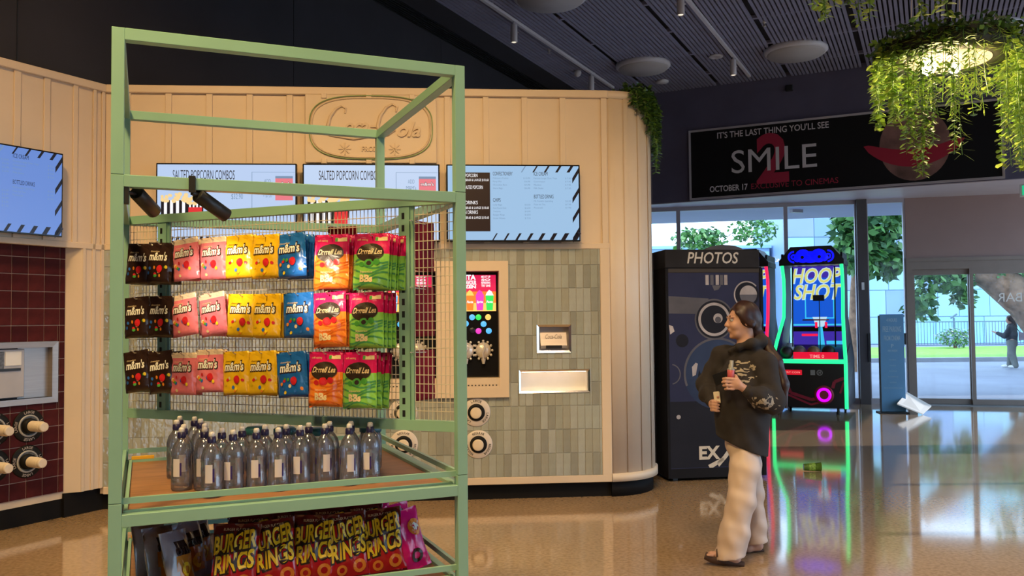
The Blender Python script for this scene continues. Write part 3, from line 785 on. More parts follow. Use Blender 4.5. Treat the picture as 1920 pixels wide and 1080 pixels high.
ROWS = {'top': [(0.192, 1.936), (0.322, 1.936), (0.467, 1.948), (0.635, 1.948), (0.783, 1.951), (0.933, 1.946), (1.067, 1.945), (1.288, 1.93), (1.491, 1.925)],
        'middle': [(0.172, 1.678), (0.324, 1.68), (0.456, 1.685), (0.624, 1.687), (0.805, 1.68), (0.941, 1.678), (1.11, 1.679), (1.272, 1.678), (1.46, 1.674)],
        'bottom': [(0.167, 1.417), (0.316, 1.415), (0.464, 1.41), (0.614, 1.426), (0.767, 1.417), (0.913, 1.42), (1.071, 1.416), (1.256, 1.419), (1.427, 1.418)]}
SEQ = ['brown', 'brown', 'pink', 'pink', 'yellow', 'yellow', 'blue', 'orange', 'green']
DEEP = {'top': [2, 3, 2, 2, 2, 2, 4, 3, 5], 'middle': [2, 2, 1, 3, 2, 4, 2, 3, 4], 'bottom': [3, 3, 2, 2, 2, 4, 3, 1, 5]}
ROLLS = {'top': [0.05, 0.06, -0.10, -0.03, -0.03, -0.02, -0.08, 0.0, 0.02], 'middle': [-0.06, 0.0, -0.14, -0.15, 0.02, 0.0, -0.05, -0.05, -0.03], 'bottom': [-0.14, -0.14, -0.02, -0.04, -0.06, -0.06, -0.10, -0.01, -0.02]}
hk = MB().tube([(0, 0.128, 0.010), (0, -0.012, 0.006), (0, -0.026, 0.018)], 0.0026, 6).mesh('hook', m_hook)
PROT = math.atan2(PN.x, -PN.y)                       # turns a part's -Y to face out of the panel
rng = random.Random(11)
for row, lst in ROWS.items():
    for i, (s, zt) in enumerate(lst):
        kind = SEQ[i]; body, prn, w, h = KIND[kind]
        two = SEQ.count(kind) == 2
        side = ('left ' if SEQ.index(kind) == i else 'right ') if two else ''
        link('hook', hk, rack, DG(s, 0.115, zt - 0.016), PROT)
        n = DEEP[row][i]
        for k in range(n):
            off = 0.115 - 0.026 * k
            lp = DG(s + (rng.uniform(-0.006, 0.006) if k else 0) + 0.004 * k, off, zt - 0.0015 * k)
            wp = RK(lp.x, lp.y, lp.z)
            roll = ROLLS[row][i] if k == 0 else rng.uniform(-0.05, 0.05)
            o = link('candy_pouch' if i < 7 else 'liquorice_pouch', body, None, wp, rot=(R(-2.5), roll, RYAW + PROT + rng.uniform(-0.06, 0.06)))
            if k == 0: lb = '%s%s at the front of the %s hook row' % (side, WORD[kind], row)
            else: lb = '%s, %s behind the %sfront one, %s row' % (WORD[kind], ('next', 'second', 'third', 'fourth')[k - 1], side, row)
            tag(o, lb, 'pouch', 'pouches hanging on the %s row' % row)
            link('print', prn, o)
# red pouches on the far side of the wire panel
f_redp = mat('matt_red_wrap', (0.20, 0.006, 0.015), 0.7, spec=0.15, var=0.2, scale=20)
pr = Pouch(0.15, 0.22, 0.02).body(lambda v: 0); redm = pr.b.mesh('pouch', [f_redp])
for row, zt in (('top', 1.99), ('middle', 1.70), ('bottom', 1.42)):
    for q, s in enumerate((1.20, 1.625)):
        lp = DG(s, -0.10, zt); link('hook', hk, rack, DG(s, -0.10, zt - 0.016), PROT + math.pi)
        o = link('snack_pouch', redm, None, RK(lp.x, lp.y, lp.z), rot=(0, 0, RYAW + PROT + math.pi + (1.42 if q else 0.1)))
        tag(o, ('dark red pouch hanging edge-on behind the narrow mesh, %s of three' % row) if q else 'dark red pouch behind the wire mesh and liquorice pouches, %s row' % row, 'pouch', 'red pouches behind the mesh')

# ---------------------------------------------------------------- clip-on spotlights
def clip_lamp(label, p0, target, strap):
    p0 = Vector(p0); tg = Vector(target); d = (tg - p0).normalized(); p1 = p0 + d * 0.15
    root = thing('clip_spotlight', label, 'spotlight', RO_, RYAW, 'clip-on spotlights')
    MB().tube([p0, p0 + d * 0.004, p1 - d * 0.001, p1], [0.024, 0.0275, 0.0275, 0.0262], 20).build('lamp_head', m_black, root)
    lens = glow('lamp_lens', (1.0, 0.80, 0.52), 6.0)
    MB().tube([p1 - d * 0.012, p1 + d * 0.0006], [0.022, 0.022], 16).build('lens', lens, root)
    a = MB()
    if strap:
        a.bbox(strap - 0.012, strap + 0.012, -0.008, 0.05, MID + 0.001, MID + 0.008, 0.001); a.bbox(strap - 0.012, strap + 0.012, -0.008, -0.001, MID - 0.055, MID + 0.004, 0.001)
        a.tube([(strap, 0.0, MID - 0.055), p0 + d * 0.012], 0.010, 8)
    else:
        a.bbox(T_, T_ + 0.018, 0.004, 0.036, 1.985, MID - T_, 0.002); a.tube([(T_ + 0.01, 0.02, 2.03), p0 + d * 0.02 + Vector((0, 0, 0.0))], 0.007, 8)
    a.build('bracket', m_black, root)
    l = bpy.data.lights.new('clip_spot', 'SPOT'); l.energy = 36; l.color = (1.0, 0.80, 0.55); l.spot_size = R(38); l.spot_blend = 0.7; l.shadow_soft_size = 0.02
    o = bpy.data.objects.new('clip_spot', l); COL.objects.link(o); o.parent = root; o.location = p1 + d * 0.01
    o.rotation_euler = d.to_track_quat('-Z', 'Y').to_euler()
clip_lamp('black clip spotlight on the left rack post', (0.085, 0.06, 2.035), (0.48, 0.86, 1.70), None)
clip_lamp('black clip spotlight strapped over the front rack bar', (0.295, 0.01, 2.03), (0.92, 0.45, 1.66), 0.276)

# ---------------------------------------------------------------- water bottles
m_pet = clear_mat('clear_bottle', (0.88, 0.89, 0.95), 0.10, (0.40, 0.42, 0.58), 0.17, 0.06)
m_cap = mat('navy_cap', (0.018, 0.014, 0.075), 0.35); m_spout = mat('milky_spout', (0.74, 0.70, 0.72), 0.4); m_lab = mat('bottle_label', (0.66, 0.62, 0.72), 0.4); m_lab2 = mat('label_navy', (0.035, 0.02, 0.16), 0.4)
def arc_label(r, a0, a1, z0, z1, mi, mb, n=8):
    V = []; 
    for i in range(n + 1):
        a = a0 + (a1 - a0) * i / n; V += [(r * math.cos(a), r * math.sin(a), z0), (r * math.cos(a), r * math.sin(a), z1)]
    mb.add(V, [(2 * i, 2 * i + 2, 2 * i + 3, 2 * i + 1) for i in range(n)], mi, True)
bt0 = thing('water_bottle', 'x', 'bottle')
MB().lathe([(0.001, 0.004), (0.036, 0.0), (0.0415, 0.006), (0.042, 0.055), (0.0405, 0.058), (0.0405, 0.137), (0.0422, 0.141), (0.041, 0.160), (0.034, 0.186), (0.020, 0.206), (0.0135, 0.213), (0.0135, 0.222)], 18).build('bottle_body', m_pet, bt0)
cap = MB().lathe([(0.0165, 0.214), (0.0170, 0.216), (0.0165, 0.236), (0.0125, 0.2385)], 16).build('cap', m_cap, bt0)
MB().lathe([(0.0105, 0.238), (0.0125, 0.241), (0.0115, 0.252), (0.008, 0.257), (0.001, 0.2575)], 14).build('spout', m_spout, cap)
lb_ = MB(); arc_label(0.0411, 0.25, 0.95, 0.060, 0.132, 0, lb_); arc_label(0.0412, 0.95, 1.13, 0.064, 0.116, 1, lb_, 3); arc_label(0.0412, -1.0, -0.6, 0.090, 0.118, 1, lb_, 4)
lb_.build('label', [m_lab, m_lab2], bt0)
BOT = [(0.261, 0.45), (0.274, 0.569), (0.251, 0.763), (0.27, 0.926), (0.348, 0.412), (0.357, 0.549), (0.352, 0.758), (0.332, 0.867), (0.365, 0.24), (0.412, 0.352), (0.449, 0.273), (0.494, 0.37), (0.542, 0.283), (0.588, 0.383),
       (0.626, 0.259), (0.673, 0.36), (0.72, 0.292), (0.77, 0.374), (0.825, 0.302), (0.861, 0.378), (0.919, 0.252), (0.945, 0.338), (1.013, 0.268), (1.035, 0.352)]
front = sorted([b_ for b_ in BOT if b_[1] < 0.31]); back = sorted([b_ for b_ in BOT if b_[1] >= 0.31])
ORD = ['first', 'second', 'third', 'fourth', 'fifth', 'sixth', 'seventh', 'eighth', 'ninth', 'tenth']
rng = random.Random(21)
firstb = True
for (u, v) in BOT:
    p = RK(u, v, 0.8585)
    if (u, v) in front: lb = 'clear water bottle, %s from the left in the front row on the tray' % ORD[front.index((u, v))]
    elif u < 0.36: lb = 'clear water bottle at the left end, %s in the rows going back' % ORD[sorted([b_ for b_ in back if b_[0] < 0.36], key=lambda q: q[1]).index((u, v))]
    else: lb = 'clear water bottle, %s from the left in the second row' % ORD[[b_ for b_ in back if b_[0] >= 0.36].index((u, v))]
    rot = (0, 0, RYAW - math.pi / 2 - 0.75 + rng.uniform(-0.35, 0.35) - 0.2)
    if firstb: o = bt0; o.location = p; o.rotation_euler = rot; firstb = False
    else: o = copy_tree(bt0, p, rot)
    tag(o, lb, 'bottle', 'water bottles on the rack tray')
# jars with teal lids on the far half of the tray
m_teal = mat('teal_lid', (0.02, 0.11, 0.15), 0.4, var=0.1, scale=20)
for i, (u, v) in enumerate(((0.60, 0.80), (0.72, 0.72), (0.86, 0.62), (1.10, 0.62))):
    j = thing('snack_jar', ['clear snack jar with teal lid behind the left water bottles', 'clear snack jar with teal lid behind the middle water bottles', 'clear snack jar with teal lid behind the right water bottles', 'clear snack jar with teal lid nearest the right guard rail'][i], 'jar', RK(u, v, 0.8585), 0.3 * i, 'snack jars')
    MB().lathe([(0.05, 0.0), (0.053, 0.01), (0.053, 0.15), (0.045, 0.17)], 18).build('jar_body', m_pet, j)
    MB().lathe([(0.048, 0.002), (0.048, 0.12), (0.001, 0.125)], 14).build('contents', mat('toffee_snack', (0.42, 0.20, 0.06), 0.6, var=0.4, scale=60), j)
    MB().lathe([(0.050, 0.170), (0.052, 0.172), (0.052, 0.195), (0.040, 0.203), (0.001, 0.205)], 18).build('lid', m_teal, j)

# ---------------------------------------------------------------- crisp packets on the lower tray
def pillow(w, h, th, mats, prints, seed, rowm=lambda u, v: 0, name='crisp_packet'):
    r_ = random.Random(seed); n, m = 14, 18; V = []; k = (n + 1) * (m + 1)
    ph = [r_.uniform(0, 6) for _ in range(6)]
    def yy(u, v):
        e = max(0, math.sin(math.pi * min(1, max(0, (v - 0.05) / 0.9)))) ** 0.55 * max(0.0, 1 - u * u) ** 0.5
        return th * e + 0.0045 * (math.sin(7 * u + 4 * v + ph[0]) + 0.8 * math.sin(11 * v - 5 * u + ph[1]) + 0.6 * math.sin(17 * u + ph[2])) * (0.35 + 0.65 * e)
    for side in (1, -1):
        for j in range(m + 1):
            v = j / m
            for i in range(n + 1):
                u = -1 + 2 * i / n; pinch = 1 - 0.10 * math.sin(math.pi * v)
                y = yy(u, v) if 0.05 < v < 0.95 else 0.004 * math.sin(8 * u + ph[3])
                V.append((u * w / 2 * pinch, -side * max(y, -0.002) + 0.0005 * side, v * h))
    b_ = MB(); Fs = []
    for j in range(m):
        for i in range(n):
            a = j * (n + 1) + i; mm = rowm((i + 0.5) / n, (j + 0.5) / m)
            Fs += [((a, a + 1, a + n + 2, a + n + 1), mm), ((k + a, k + a + n + 1, k + a + n + 2, k + a + 1), mm)]
    for j in range(m):
        for i in (0, n):
            a = j * (n + 1) + i; q = (a, a + n + 1, k + a + n + 1, k + a); Fs.append((q if i == 0 else q[::-1], rowm(0.01, (j + 0.5) / m)))
    b_.v = V; b_.f = [f for f, _ in Fs]; b_.m = [mm for _, mm in Fs]; b_.s = [True] * len(Fs)
    pm = MB()
    def wrap(vs, lift):
        out = []
        for p in vs:
            v = min(1, max(0, p[2] / h)); pinch = 1 - 0.10 * math.sin(math.pi * v); u = max(-1, min(1, p[0] / (w / 2 * pinch)))
            out.append((p[0], -max(yy(u, v), -0.002) - 0.0015 - lift, p[2]))
        return out
    for fn in prints: 
        q = MB(); mi, lift = fn(q); pm.add(wrap(q.v, lift), q.f, mi)
    return b_.mesh('packet', mats), (pm.mesh('print', INK) if pm.v else None)
f_red, f_mar = foil('foil_crisp_red', (0.50, 0.010, 0.018), 0.2), foil('foil_crisp_maroon', (0.10, 0.008, 0.012), 0.2)
f_grey, f_pk, f_blk = foil('foil_grey', (0.34, 0.35, 0.42), 0.2), foil('foil_hot_pink', (0.72, 0.008, 0.20), 0.2), foil('foil_black', (0.02, 0.015, 0.02), 0.2)
def slant(q, a):
    q.v = [(p[0], p[1], p[2] + p[0] * a) for p in q.v]
def t_(txt, x, z, h, wd, mi, lift, bold=0.0, a=0.0):
    def f(q): q.text(txt, x, z, h, width=wd, bold=bold); slant(q, a); return mi, lift
    return f
def ringp(x, z, r, mi, lift):
    def f(q):
        n = 16; V = []
        for j in range(n):
            t = 2 * math.pi * j / n
            for rad in (r, r * 0.5): V.append((x + rad * math.cos(t), 0, z + rad * math.sin(t)))
        q.add(V, [(2 * j, 2 * ((j + 1) % n), 2 * ((j + 1) % n) + 1, 2 * j + 1) for j in range(n)]); return mi, lift
    return f
bur = [pillow(0.19, 0.275, 0.036, [f_red, f_mar], [t_('BURGER', 0.0, 0.172, 0.070, 0.172, 1, 0.001, 0.085, 0.22), t_('BURGER', 0.0, 0.174, 0.065, 0.162, 4, 0.0022, 0.035, 0.22),
       t_('RINGS', 0.004, 0.095, 0.070, 0.158, 1, 0.001, 0.085, 0.22), t_('RINGS', 0.004, 0.097, 0.065, 0.148, 4, 0.0022, 0.035, 0.22), t_('BURGER FLAVOUR', 0, 0.248, 0.010, 0.10, 2, 0.001),
       ringp(0.045, 0.055, 0.028, 7, 0.001), ringp(-0.03, 0.045, 0.022, 7, 0.0012)], sd, lambda u, v: 1 if v > 0.86 or v < 0.08 else 0) for sd in (31, 57)]
cc = [pillow(0.18, 0.26, 0.035, [f_grey, foil('foil_corn', (0.62, 0.26, 0.03), 0.25), f_blk], [ringp(0.0, 0.10, 0.03, 4, 0.001), t_('CORN', 0, 0.16, 0.03, 0.09, 1, 0.001, 0.03)], sd,
      lambda u, v: 2 if 0.62 < v < 0.85 and 0.25 < u < 0.85 else (1 if 0.20 < v < 0.62 and 0.25 < u + 0.3 * (v - 0.4) < 0.8 else 0)) for sd in (71, 72)]
pk = [pillow(0.17, 0.26, 0.034, [f_pk, f_pk], [t_('SM', 0.035, 0.165, 0.032, 0.060, 0, 0.0018, 0.03), ringp(0.035, 0.178, 0.036, 7, 0.001), ringp(0.01, 0.06, 0.03, 1, 0.0014)], sd) for sd in (81, 83)]
dk = pillow(0.17, 0.25, 0.034, [f_blk, mat('packet_white', (0.6, 0.56, 0.55), 0.3)], [ringp(0.0, 0.10, 0.03, 4, 0.001)], 91, lambda u, v: 1 if v > 0.45 and u < 0.5 else 0)
def packet(mesh, u, v, rz, lean, roll, label, group, zb=0.4715):
    o = link('crisp_packet', mesh[0], None, RK(u, v, zb), rot=(lean, roll, RYAW + rz)); tag(o, label, 'crisp packet', group)
    if mesh[1]: link('print', mesh[1], o)
fr_names = ['leftmost', 'second from left', 'middle', 'second from right', 'rightmost']
for i, (u, v, rz, ro) in enumerate(((0.44, 0.20, -0.30, 0.04), (0.612, 0.205, -0.05, -0.07), (0.758, 0.220, -0.22, 0.05), (0.905, 0.205, 0.05, -0.03), (1.065, 0.215, -0.12, -0.08))):
    packet(bur[i % 2], u, v, rz, R(-11), ro, 'red packet with yellow lettering, %s of the front five' % fr_names[i], 'red crisp packets on the lower tray')
for i, u in enumerate((0.52, 0.68, 0.84, 0.99)):
    packet(bur[(i + 1) % 2], u, 0.335, -0.08, R(-12), 0.03, 'red packet in the second row, %s from the left, mostly hidden' % ORD[i], 'red crisp packets on the lower tray')
for i, (u, v, rz, le, ro) in enumerate(((0.155, 0.50, 0.75, R(-14), 0.10), (0.20, 0.36, 0.85, R(-16), 0.12), (0.265, 0.26, 0.95, R(-16), 0.10), (0.31, 0.40, 0.9, R(-12), 0.06), (0.345, 0.52, 0.8, R(-12), 0.02))):
    packet(cc[i % 2], u, v, rz, le, ro, 'grey and orange corn crisp packet, %s of the leaning left group' % ORD[i], 'grey corn crisp packets')
packet(pk[0], 1.205, 0.235, 0.35, R(-14), -0.16, 'hot pink crisp packet in front at the right end of the tray', 'pink crisp packets')
packet(pk[1], 1.185, 0.36, 0.3, R(-14), -0.10, 'hot pink crisp packet behind the front pink one', 'pink crisp packets')
packet(pk[0], 1.08, 0.45, 0.1, R(-12), 0.0, 'hot pink crisp packet tucked behind the red packets', 'pink crisp packets')
packet(dk, 1.14, 0.25, 0.5, R(-12), -0.08, 'black and white crisp packet squeezed beside the front pink one', None)
# ================================================================ THINGS ON THE KIOSK WALLS
m_scr = [mat('screen_glass_%d' % i, (0.02, 0.02, 0.03), 0.25, emit=c, es=1.0) for i, c in enumerate([(0.48, 0.62, 0.88), (0.52, 0.66, 0.90), (0.33, 0.53, 0.77), (0.13, 0.25, 0.64)])]
k_ink = mat('screen_ink', (0.012, 0.012, 0.03), 0.3); k_soft = mat('screen_soft_ink', (0.02, 0.04, 0.10), 0.3, emit=(0.16, 0.26, 0.40), es=1.0)
k_white = glow('screen_white', (0.85, 0.90, 1.0), 0.95); k_brown = mat('screen_brown', (0.02, 0.012, 0.014), 0.3, emit=(0.012, 0.006, 0.007), es=0.5)
k_red = glow('screen_red', (0.60, 0.02, 0.03), 1.0); k_pop = glow('screen_popcorn', (0.80, 0.62, 0.30), 0.9); k_pink = glow('screen_pink', (0.62, 0.16, 0.22), 1.0)
SMATS = [k_ink, k_soft, k_white, k_brown, k_red, k_pop, k_pink]
U_ = 0.00466
def menu_screen(label, kind, loc, rz, scr, content):
    t = thing('menu_screen', label, 'menu screen', loc, rz, 'menu screens')
    hw, hh = 0.577, 0.332
    MB().bbox(-hw, hw, -0.045, 0.0, -hh, hh, 0.004).build('housing', m_gloss, t)
    MB().box(-0.2, 0.2, 0.0, 0.07, -0.15, 0.15).build('wall_mount', m_black, t)
    MB().box(-hw + 0.012, hw - 0.012, -0.047, -0.044, -hh + 0.012, hh - 0.012).build('display', scr, t)
    c = MB(); content(c, -0.0478)
    if c.v: lab(stuff(c.build('display_print', SMATS, t)), 'menu text and pictures')
def quad(c, pts, y, mi): c.add([(x, y, z) for x, z in pts], [tuple(range(len(pts)))], mi)
def stripes(c, y, left_from, top=True):
    hw, hh = 0.565, 0.320
    n = 9
    for i in range(n):                                    # bottom edge, thinning to the left
        x = hw - 0.01 - i * 0.099 - 0.05; w = 0.038 * (1 - i / n) + 0.004
        if x < left_from: break
        quad(c, [(x, -hh), (x + w, -hh), (x + w + 0.035, -hh + 0.058), (x + 0.035, -hh + 0.058)], y, 0)
    for i in range(5 if top else 0):
        x = hw - 0.07 - i * 0.099; w = 0.024 * (1 - i / 6) + 0.002
        quad(c, [(x - 0.035, hh - 0.055), (x - 0.035 + w, hh - 0.055), (x + w, hh), (x, hh)], y, 0 if i < 4 else 1)
    for i in range(4):                                    # right edge
        z = hh - 0.09 - i * 0.172; 
        quad(c, [(hw - 0.055, z - 0.06), (hw, z + 0.03), (hw, z + 0.075), (hw - 0.055, z - 0.015)], y, 0)
def lines(c, y, x, z, items, prices, xp, h=0.0135, wd=None, dz=0.029):
    for i, it in enumerate(items):
        c.text(it, x, z - dz * i, h, y=y, align='L', mi=1); 
        if prices: c.text(prices[i % len(prices)], xp, z - dz * i, h, y=y, align='R', mi=1)
def head(c, y, x, z, s, w, h=0.032): c.text(s, x, z, h, y=y, width=w, align='L', mi=0, bold=0.0)
def popcorn(c, y, x, z, w, h):
    for i in range(9):
        x0 = x + w * i / 9; quad(c, [(x0, z), (x0 + w / 9, z), (x0 + w / 9 * 1.02, z + h), (x0, z + h)], y, 0 if i % 2 == 0 else 2)
    r_ = random.Random(4)
    for i in range(26):
        a, b_, rr_ = x + r_.uniform(0.0, w), z + h + r_.uniform(-0.012, 0.055), r_.uniform(0.011, 0.02)
        quad(c, [(a + rr_ * math.cos(k), b_ + rr_ * math.sin(k)) for k in [j * math.pi / 4 for j in range(8)]], y - 0.0003 - 0.0001 * i, 5)
def combos(c, y):
    c.text('SALTED POPCORN COMBOS', -0.44, 0.195, 0.078, y=y, width=0.505, align='L', mi=0)
    quad(c, [(0.205, -0.24), (0.209, -0.24), (0.209, 0.26), (0.205, 0.26)], y, 1); quad(c, [(0.205, 0.257), (0.56, 0.257), (0.56, 0.260), (0.205, 0.260)], y, 1)
    c.text('ADD', 0.335, 0.165, 0.034, y=y, width=0.055, mi=1); c.text("M&M's", 0.335, 0.11, 0.034, y=y, width=0.085, mi=1); c.text('+ $7.20', 0.335, 0.045, 0.026, y=y, width=0.07, mi=1)
    quad(c, [(0.40, 0.02), (0.545, 0.02), (0.545, 0.225), (0.40, 0.225)], y, 6); quad(c, [(0.40, 0.205), (0.545, 0.205), (0.545, 0.225), (0.40, 0.225)], y - 0.0003, 1)
    c.text("m&m's", 0.472, 0.145, 0.032, y=y - 0.0006, width=0.115, mi=0, bold=0.04); c.text("m&m's", 0.472, 0.146, 0.028, y=y - 0.0009, width=0.108, mi=2)
    popcorn(c, y, -0.535, -0.20, 0.22, 0.22); popcorn(c, y - 0.003, -0.32, -0.13, 0.13, 0.13)
    quad(c, [(-0.31, -0.18), (-0.20, -0.18), (-0.20, -0.04), (-0.31, -0.04)], y - 0.006, 4)
    c.text('$32.90', 0.085, 0.030, 0.045, y=y, width=0.095, mi=1); c.text('LARGE', 0.085, -0.08, 0.026, y=y, width=0.08, mi=1); c.text('$27.90', 0.085, -0.145, 0.045, y=y, width=0.095, mi=1)
    c.text('$24.10', 0.10, -0.245, 0.045, y=y, width=0.095, mi=1)
    n = 16
    for i in range(n): 
        x = -0.56 + i * 0.048; quad(c, [(x, -0.318), (x + 0.024, -0.318), (x + 0.034, -0.285), (x + 0.010, -0.285)], y, 0)
def price_list(c, y):
    quad(c, [(-0.52, -0.245), (-0.203, -0.245), (-0.203, 0.262), (-0.52, 0.262)], y, 3)
    for z, s in ((0.222, 'SALTED POPCORN'), (0.120, 'SWEET & SALTED POPCORN'), (-0.012, 'SOFT DRINKS'), (-0.095, 'FROZEN DRINKS')):
        c.text(s, -0.50, z, 0.030, y=y - 0.0004, width=0.19 if 'SWEET' not in s else 0.235, align='L', mi=2)
    for z in (0.188, -0.052, -0.136): c.text('MEDIUM $8.60 & LARGE $10.60', -0.50, z, 0.020, y=y - 0.0004, width=0.285, align='L', mi=2)
    head(c, y, -0.178, 0.238, 'CONFECTIONERY', 0.17); lines(c, y, -0.178, 0.208, ['Maltesers Pocket', 'Party Mix', 'Chocolate Bars', "Share Bags"], ['$ 10.90', '$ 6.90', '$ 5.90', '$ 6.90'], 0.143)
    head(c, y, -0.178, 0.010, 'CHIPS', 0.065); lines(c, y, -0.178, -0.022, ['Lolly Bags', 'Red Rock Deli', 'Twisties', 'Burger Rings', 'Grain Waves'], ['$ 6.50', '$ 6.90', '$ 6.90', '$ 6.50', '$ 7.10'], 0.143)
    head(c, y, 0.175, 0.238, 'ICE CREAM', 0.12); lines(c, y, 0.175, 0.208, ['Famous Large Choc Tops', 'Connoisseur', 'Maxibon', 'Milk Shake'], ['$ 7.50', '$ 7.90', '$ 7.90', '$ 7.50'], 0.497)
    head(c, y, 0.175, 0.040, 'BOTTLED DRINKS', 0.17); lines(c, y, 0.175, 0.010, ['Mt Franklin Sparkling', 'Fuze Ice Tea', 'Powerade'], ['$ 6.90', '$ 7.90', '$ 7.90'], 0.497)
    stripes(c, y, -0.25)
ZS = (2.885 + 2.223) / 2
menu_screen('menu screen with popcorn combos, left of the three on the kiosk front', 0, KK(-2.399 + 0.0, -0.055, ZS), KROT, m_scr[0], combos)
menu_screen('menu screen with popcorn combos below the relief sign', 1, KK(-1.197, -0.055, ZS), KROT, m_scr[1], combos)
menu_screen('menu screen with price lists and striped border right of the rack', 2, KK(0.014, -0.055, ZS), KROT, m_scr[2], price_list)
menu_screen('menu screen with striped border above the maroon tiles', 3, LL(-1.012, -0.045, 2.567), LROT, m_scr[3], price_list)

# relief sign with script lettering
sg = thing('relief_sign', 'cream relief sign with script lettering and thin green oval outline', 'sign', KK(-1.205, 0.0, 3.215), KROT)
m_relief = mat('relief_cream', (0.64, 0.49, 0.335), 0.5, var=0.03, scale=5)
MB().bbox(-0.56, 0.56, -0.020, 0.0, -0.305, 0.285, 0.004).build('board', m_cream, sg)
def oval(rx, rz_, n=72, e=3.0): return [(rx * math.copysign(abs(math.cos(t)) ** (2 / e), math.cos(t)), rz_ * math.copysign(abs(math.sin(t)) ** (2 / e), math.sin(t))) for t in [2 * math.pi * i / n for i in range(n)]]
op = oval(0.525, 0.275); 
MB().tube([(x, -0.030, z) for x, z in op] + [(op[0][0], -0.030, op[0][1])], 0.0042, 8, caps=False).build('green_outline', mat('green_tube', (0.24, 0.36, 0.12), 0.4), sg)
op = oval(0.505, 0.258); MB().tube([(x, -0.022, z) for x, z in op] + [(op[0][0], -0.022, op[0][1])], 0.009, 8, caps=False).build('relief_outline', m_relief, sg)
def script_c(mb, cx, cz, s):
    mb.tube([(cx + s * a, -0.026, cz + s * b_) for a, b_ in ((0.55, 0.55), (0.62, 0.85), (0.35, 1.0), (0.0, 0.8), (-0.35, 0.3), (-0.5, -0.3), (-0.35, -0.75), (0.05, -0.8), (0.5, -0.5))], [s * 0.05, s * 0.07, s * 0.06, s * 0.08, s * 0.10, s * 0.12, s * 0.10, s * 0.07, s * 0.05], 8)
lt = MB(); script_c(lt, -0.30, 0.045, 0.14); script_c(lt, 0.13, 0.055, 0.15)
lt.text('oca', -0.125, -0.045, 0.125, y=-0.034, width=0.20, shear=0.35, bold=0.02, depth=0.016); lt.text('ola', 0.325, -0.075, 0.125, y=-0.034, width=0.20, shear=0.35, bold=0.02, depth=0.016)
lt.box(-0.005, 0.045, -0.034, -0.018, 0.0, 0.022)
lt.tube([(-0.36, -0.026, -0.07), (-0.15, -0.026, -0.10), (0.0, -0.026, -0.075), (0.12, -0.026, -0.09)], [0.006, 0.012, 0.010, 0.005], 8)
lt.build('lettering', m_relief, sg)
MB().text('FROZEN', 0.02, -0.205, 0.042, y=-0.030, width=0.20, bold=0.02, depth=0.012).build('lettering', m_relief, sg)
for xx in (-0.225, 0.20):
    f = MB()
    for k in range(4):
        a = k * math.pi / 4; f.beam((xx - 0.052 * math.cos(a), -0.024, -0.185 - 0.052 * math.sin(a)), (xx + 0.052 * math.cos(a), -0.024, -0.185 + 0.052 * math.sin(a)), 0.008, 0.010)
    f.build('snowflake', m_relief, sg)
for zz in (0.272, -0.292):
    for xx in (-0.40, -0.02, 0.35): MB().bbox(xx - 0.024, xx + 0.024, -0.030, -0.002, zz - 0.022, zz + 0.022, 0.004).build('mounting_clip', m_cream, sg)

# frozen drink machines in their cream frame
fz = thing('frozen_drink_machine', 'frozen drink machine with lit screen and round taps in a cream frame', 'drink machine', KK(0, 0, 0), KROT)
f = cells(MB(), -1.16, -0.035, 0.885, 2.06, [(-1.08, -0.66, 0.97, 1.975), (-0.50, -0.115, 0.97, 1.975)], -0.035, 0.02)
f.build('frame', m_cream, fz)
for a, b_ in ((-1.08, -0.66), (-0.50, -0.115)):
    s = MB(); s.box(a - 0.01, a, 0.02, 0.16, 0.93, 1.98); s.box(b_, b_ + 0.01, 0.02, 0.16, 0.93, 1.98); s.box(a, b_, 0.02, 0.16, 1.975, 1.985); s.build('reveal', m_cream, fz)
    MB().box(a, b_, 0.10, 0.16, 1.05, 1.975).build('machine_front', m_gloss, fz)
    t = MB().box(a, b_, -0.03, 0.16, 0.93, 1.05)
    t = t.build('drip_tray', m_cream, fz)
    gsl = MB()
    for i in range(12): gsl.box(a + 0.02 + i * 0.03, a + 0.032 + i * 0.03, -0.032, -0.029, 0.985, 0.995)
    stuff(gsl.build('drip_slots', m_black, t))
k_or, k_mg, k_gn, k_bl = glow('screen_orange', (0.95, 0.22, 0.03), 1.0), glow('screen_magenta', (0.75, 0.05, 0.55), 1.0), glow('screen_green', (0.03, 0.75, 0.12), 1.0), glow('screen_cyan', (0.10, 0.50, 0.95), 1.0)
k_rd2 = glow('screen_crimson', (0.72, 0.015, 0.09), 1.0); k_yl = glow('screen_yellow', (0.95, 0.62, 0.15), 1.0); k_wh = glow('screen_bright', (0.95, 0.95, 1.0), 1.0)
DM = [k_rd2, k_or, k_mg, k_gn, k_bl, k_yl, k_wh, k_ink]
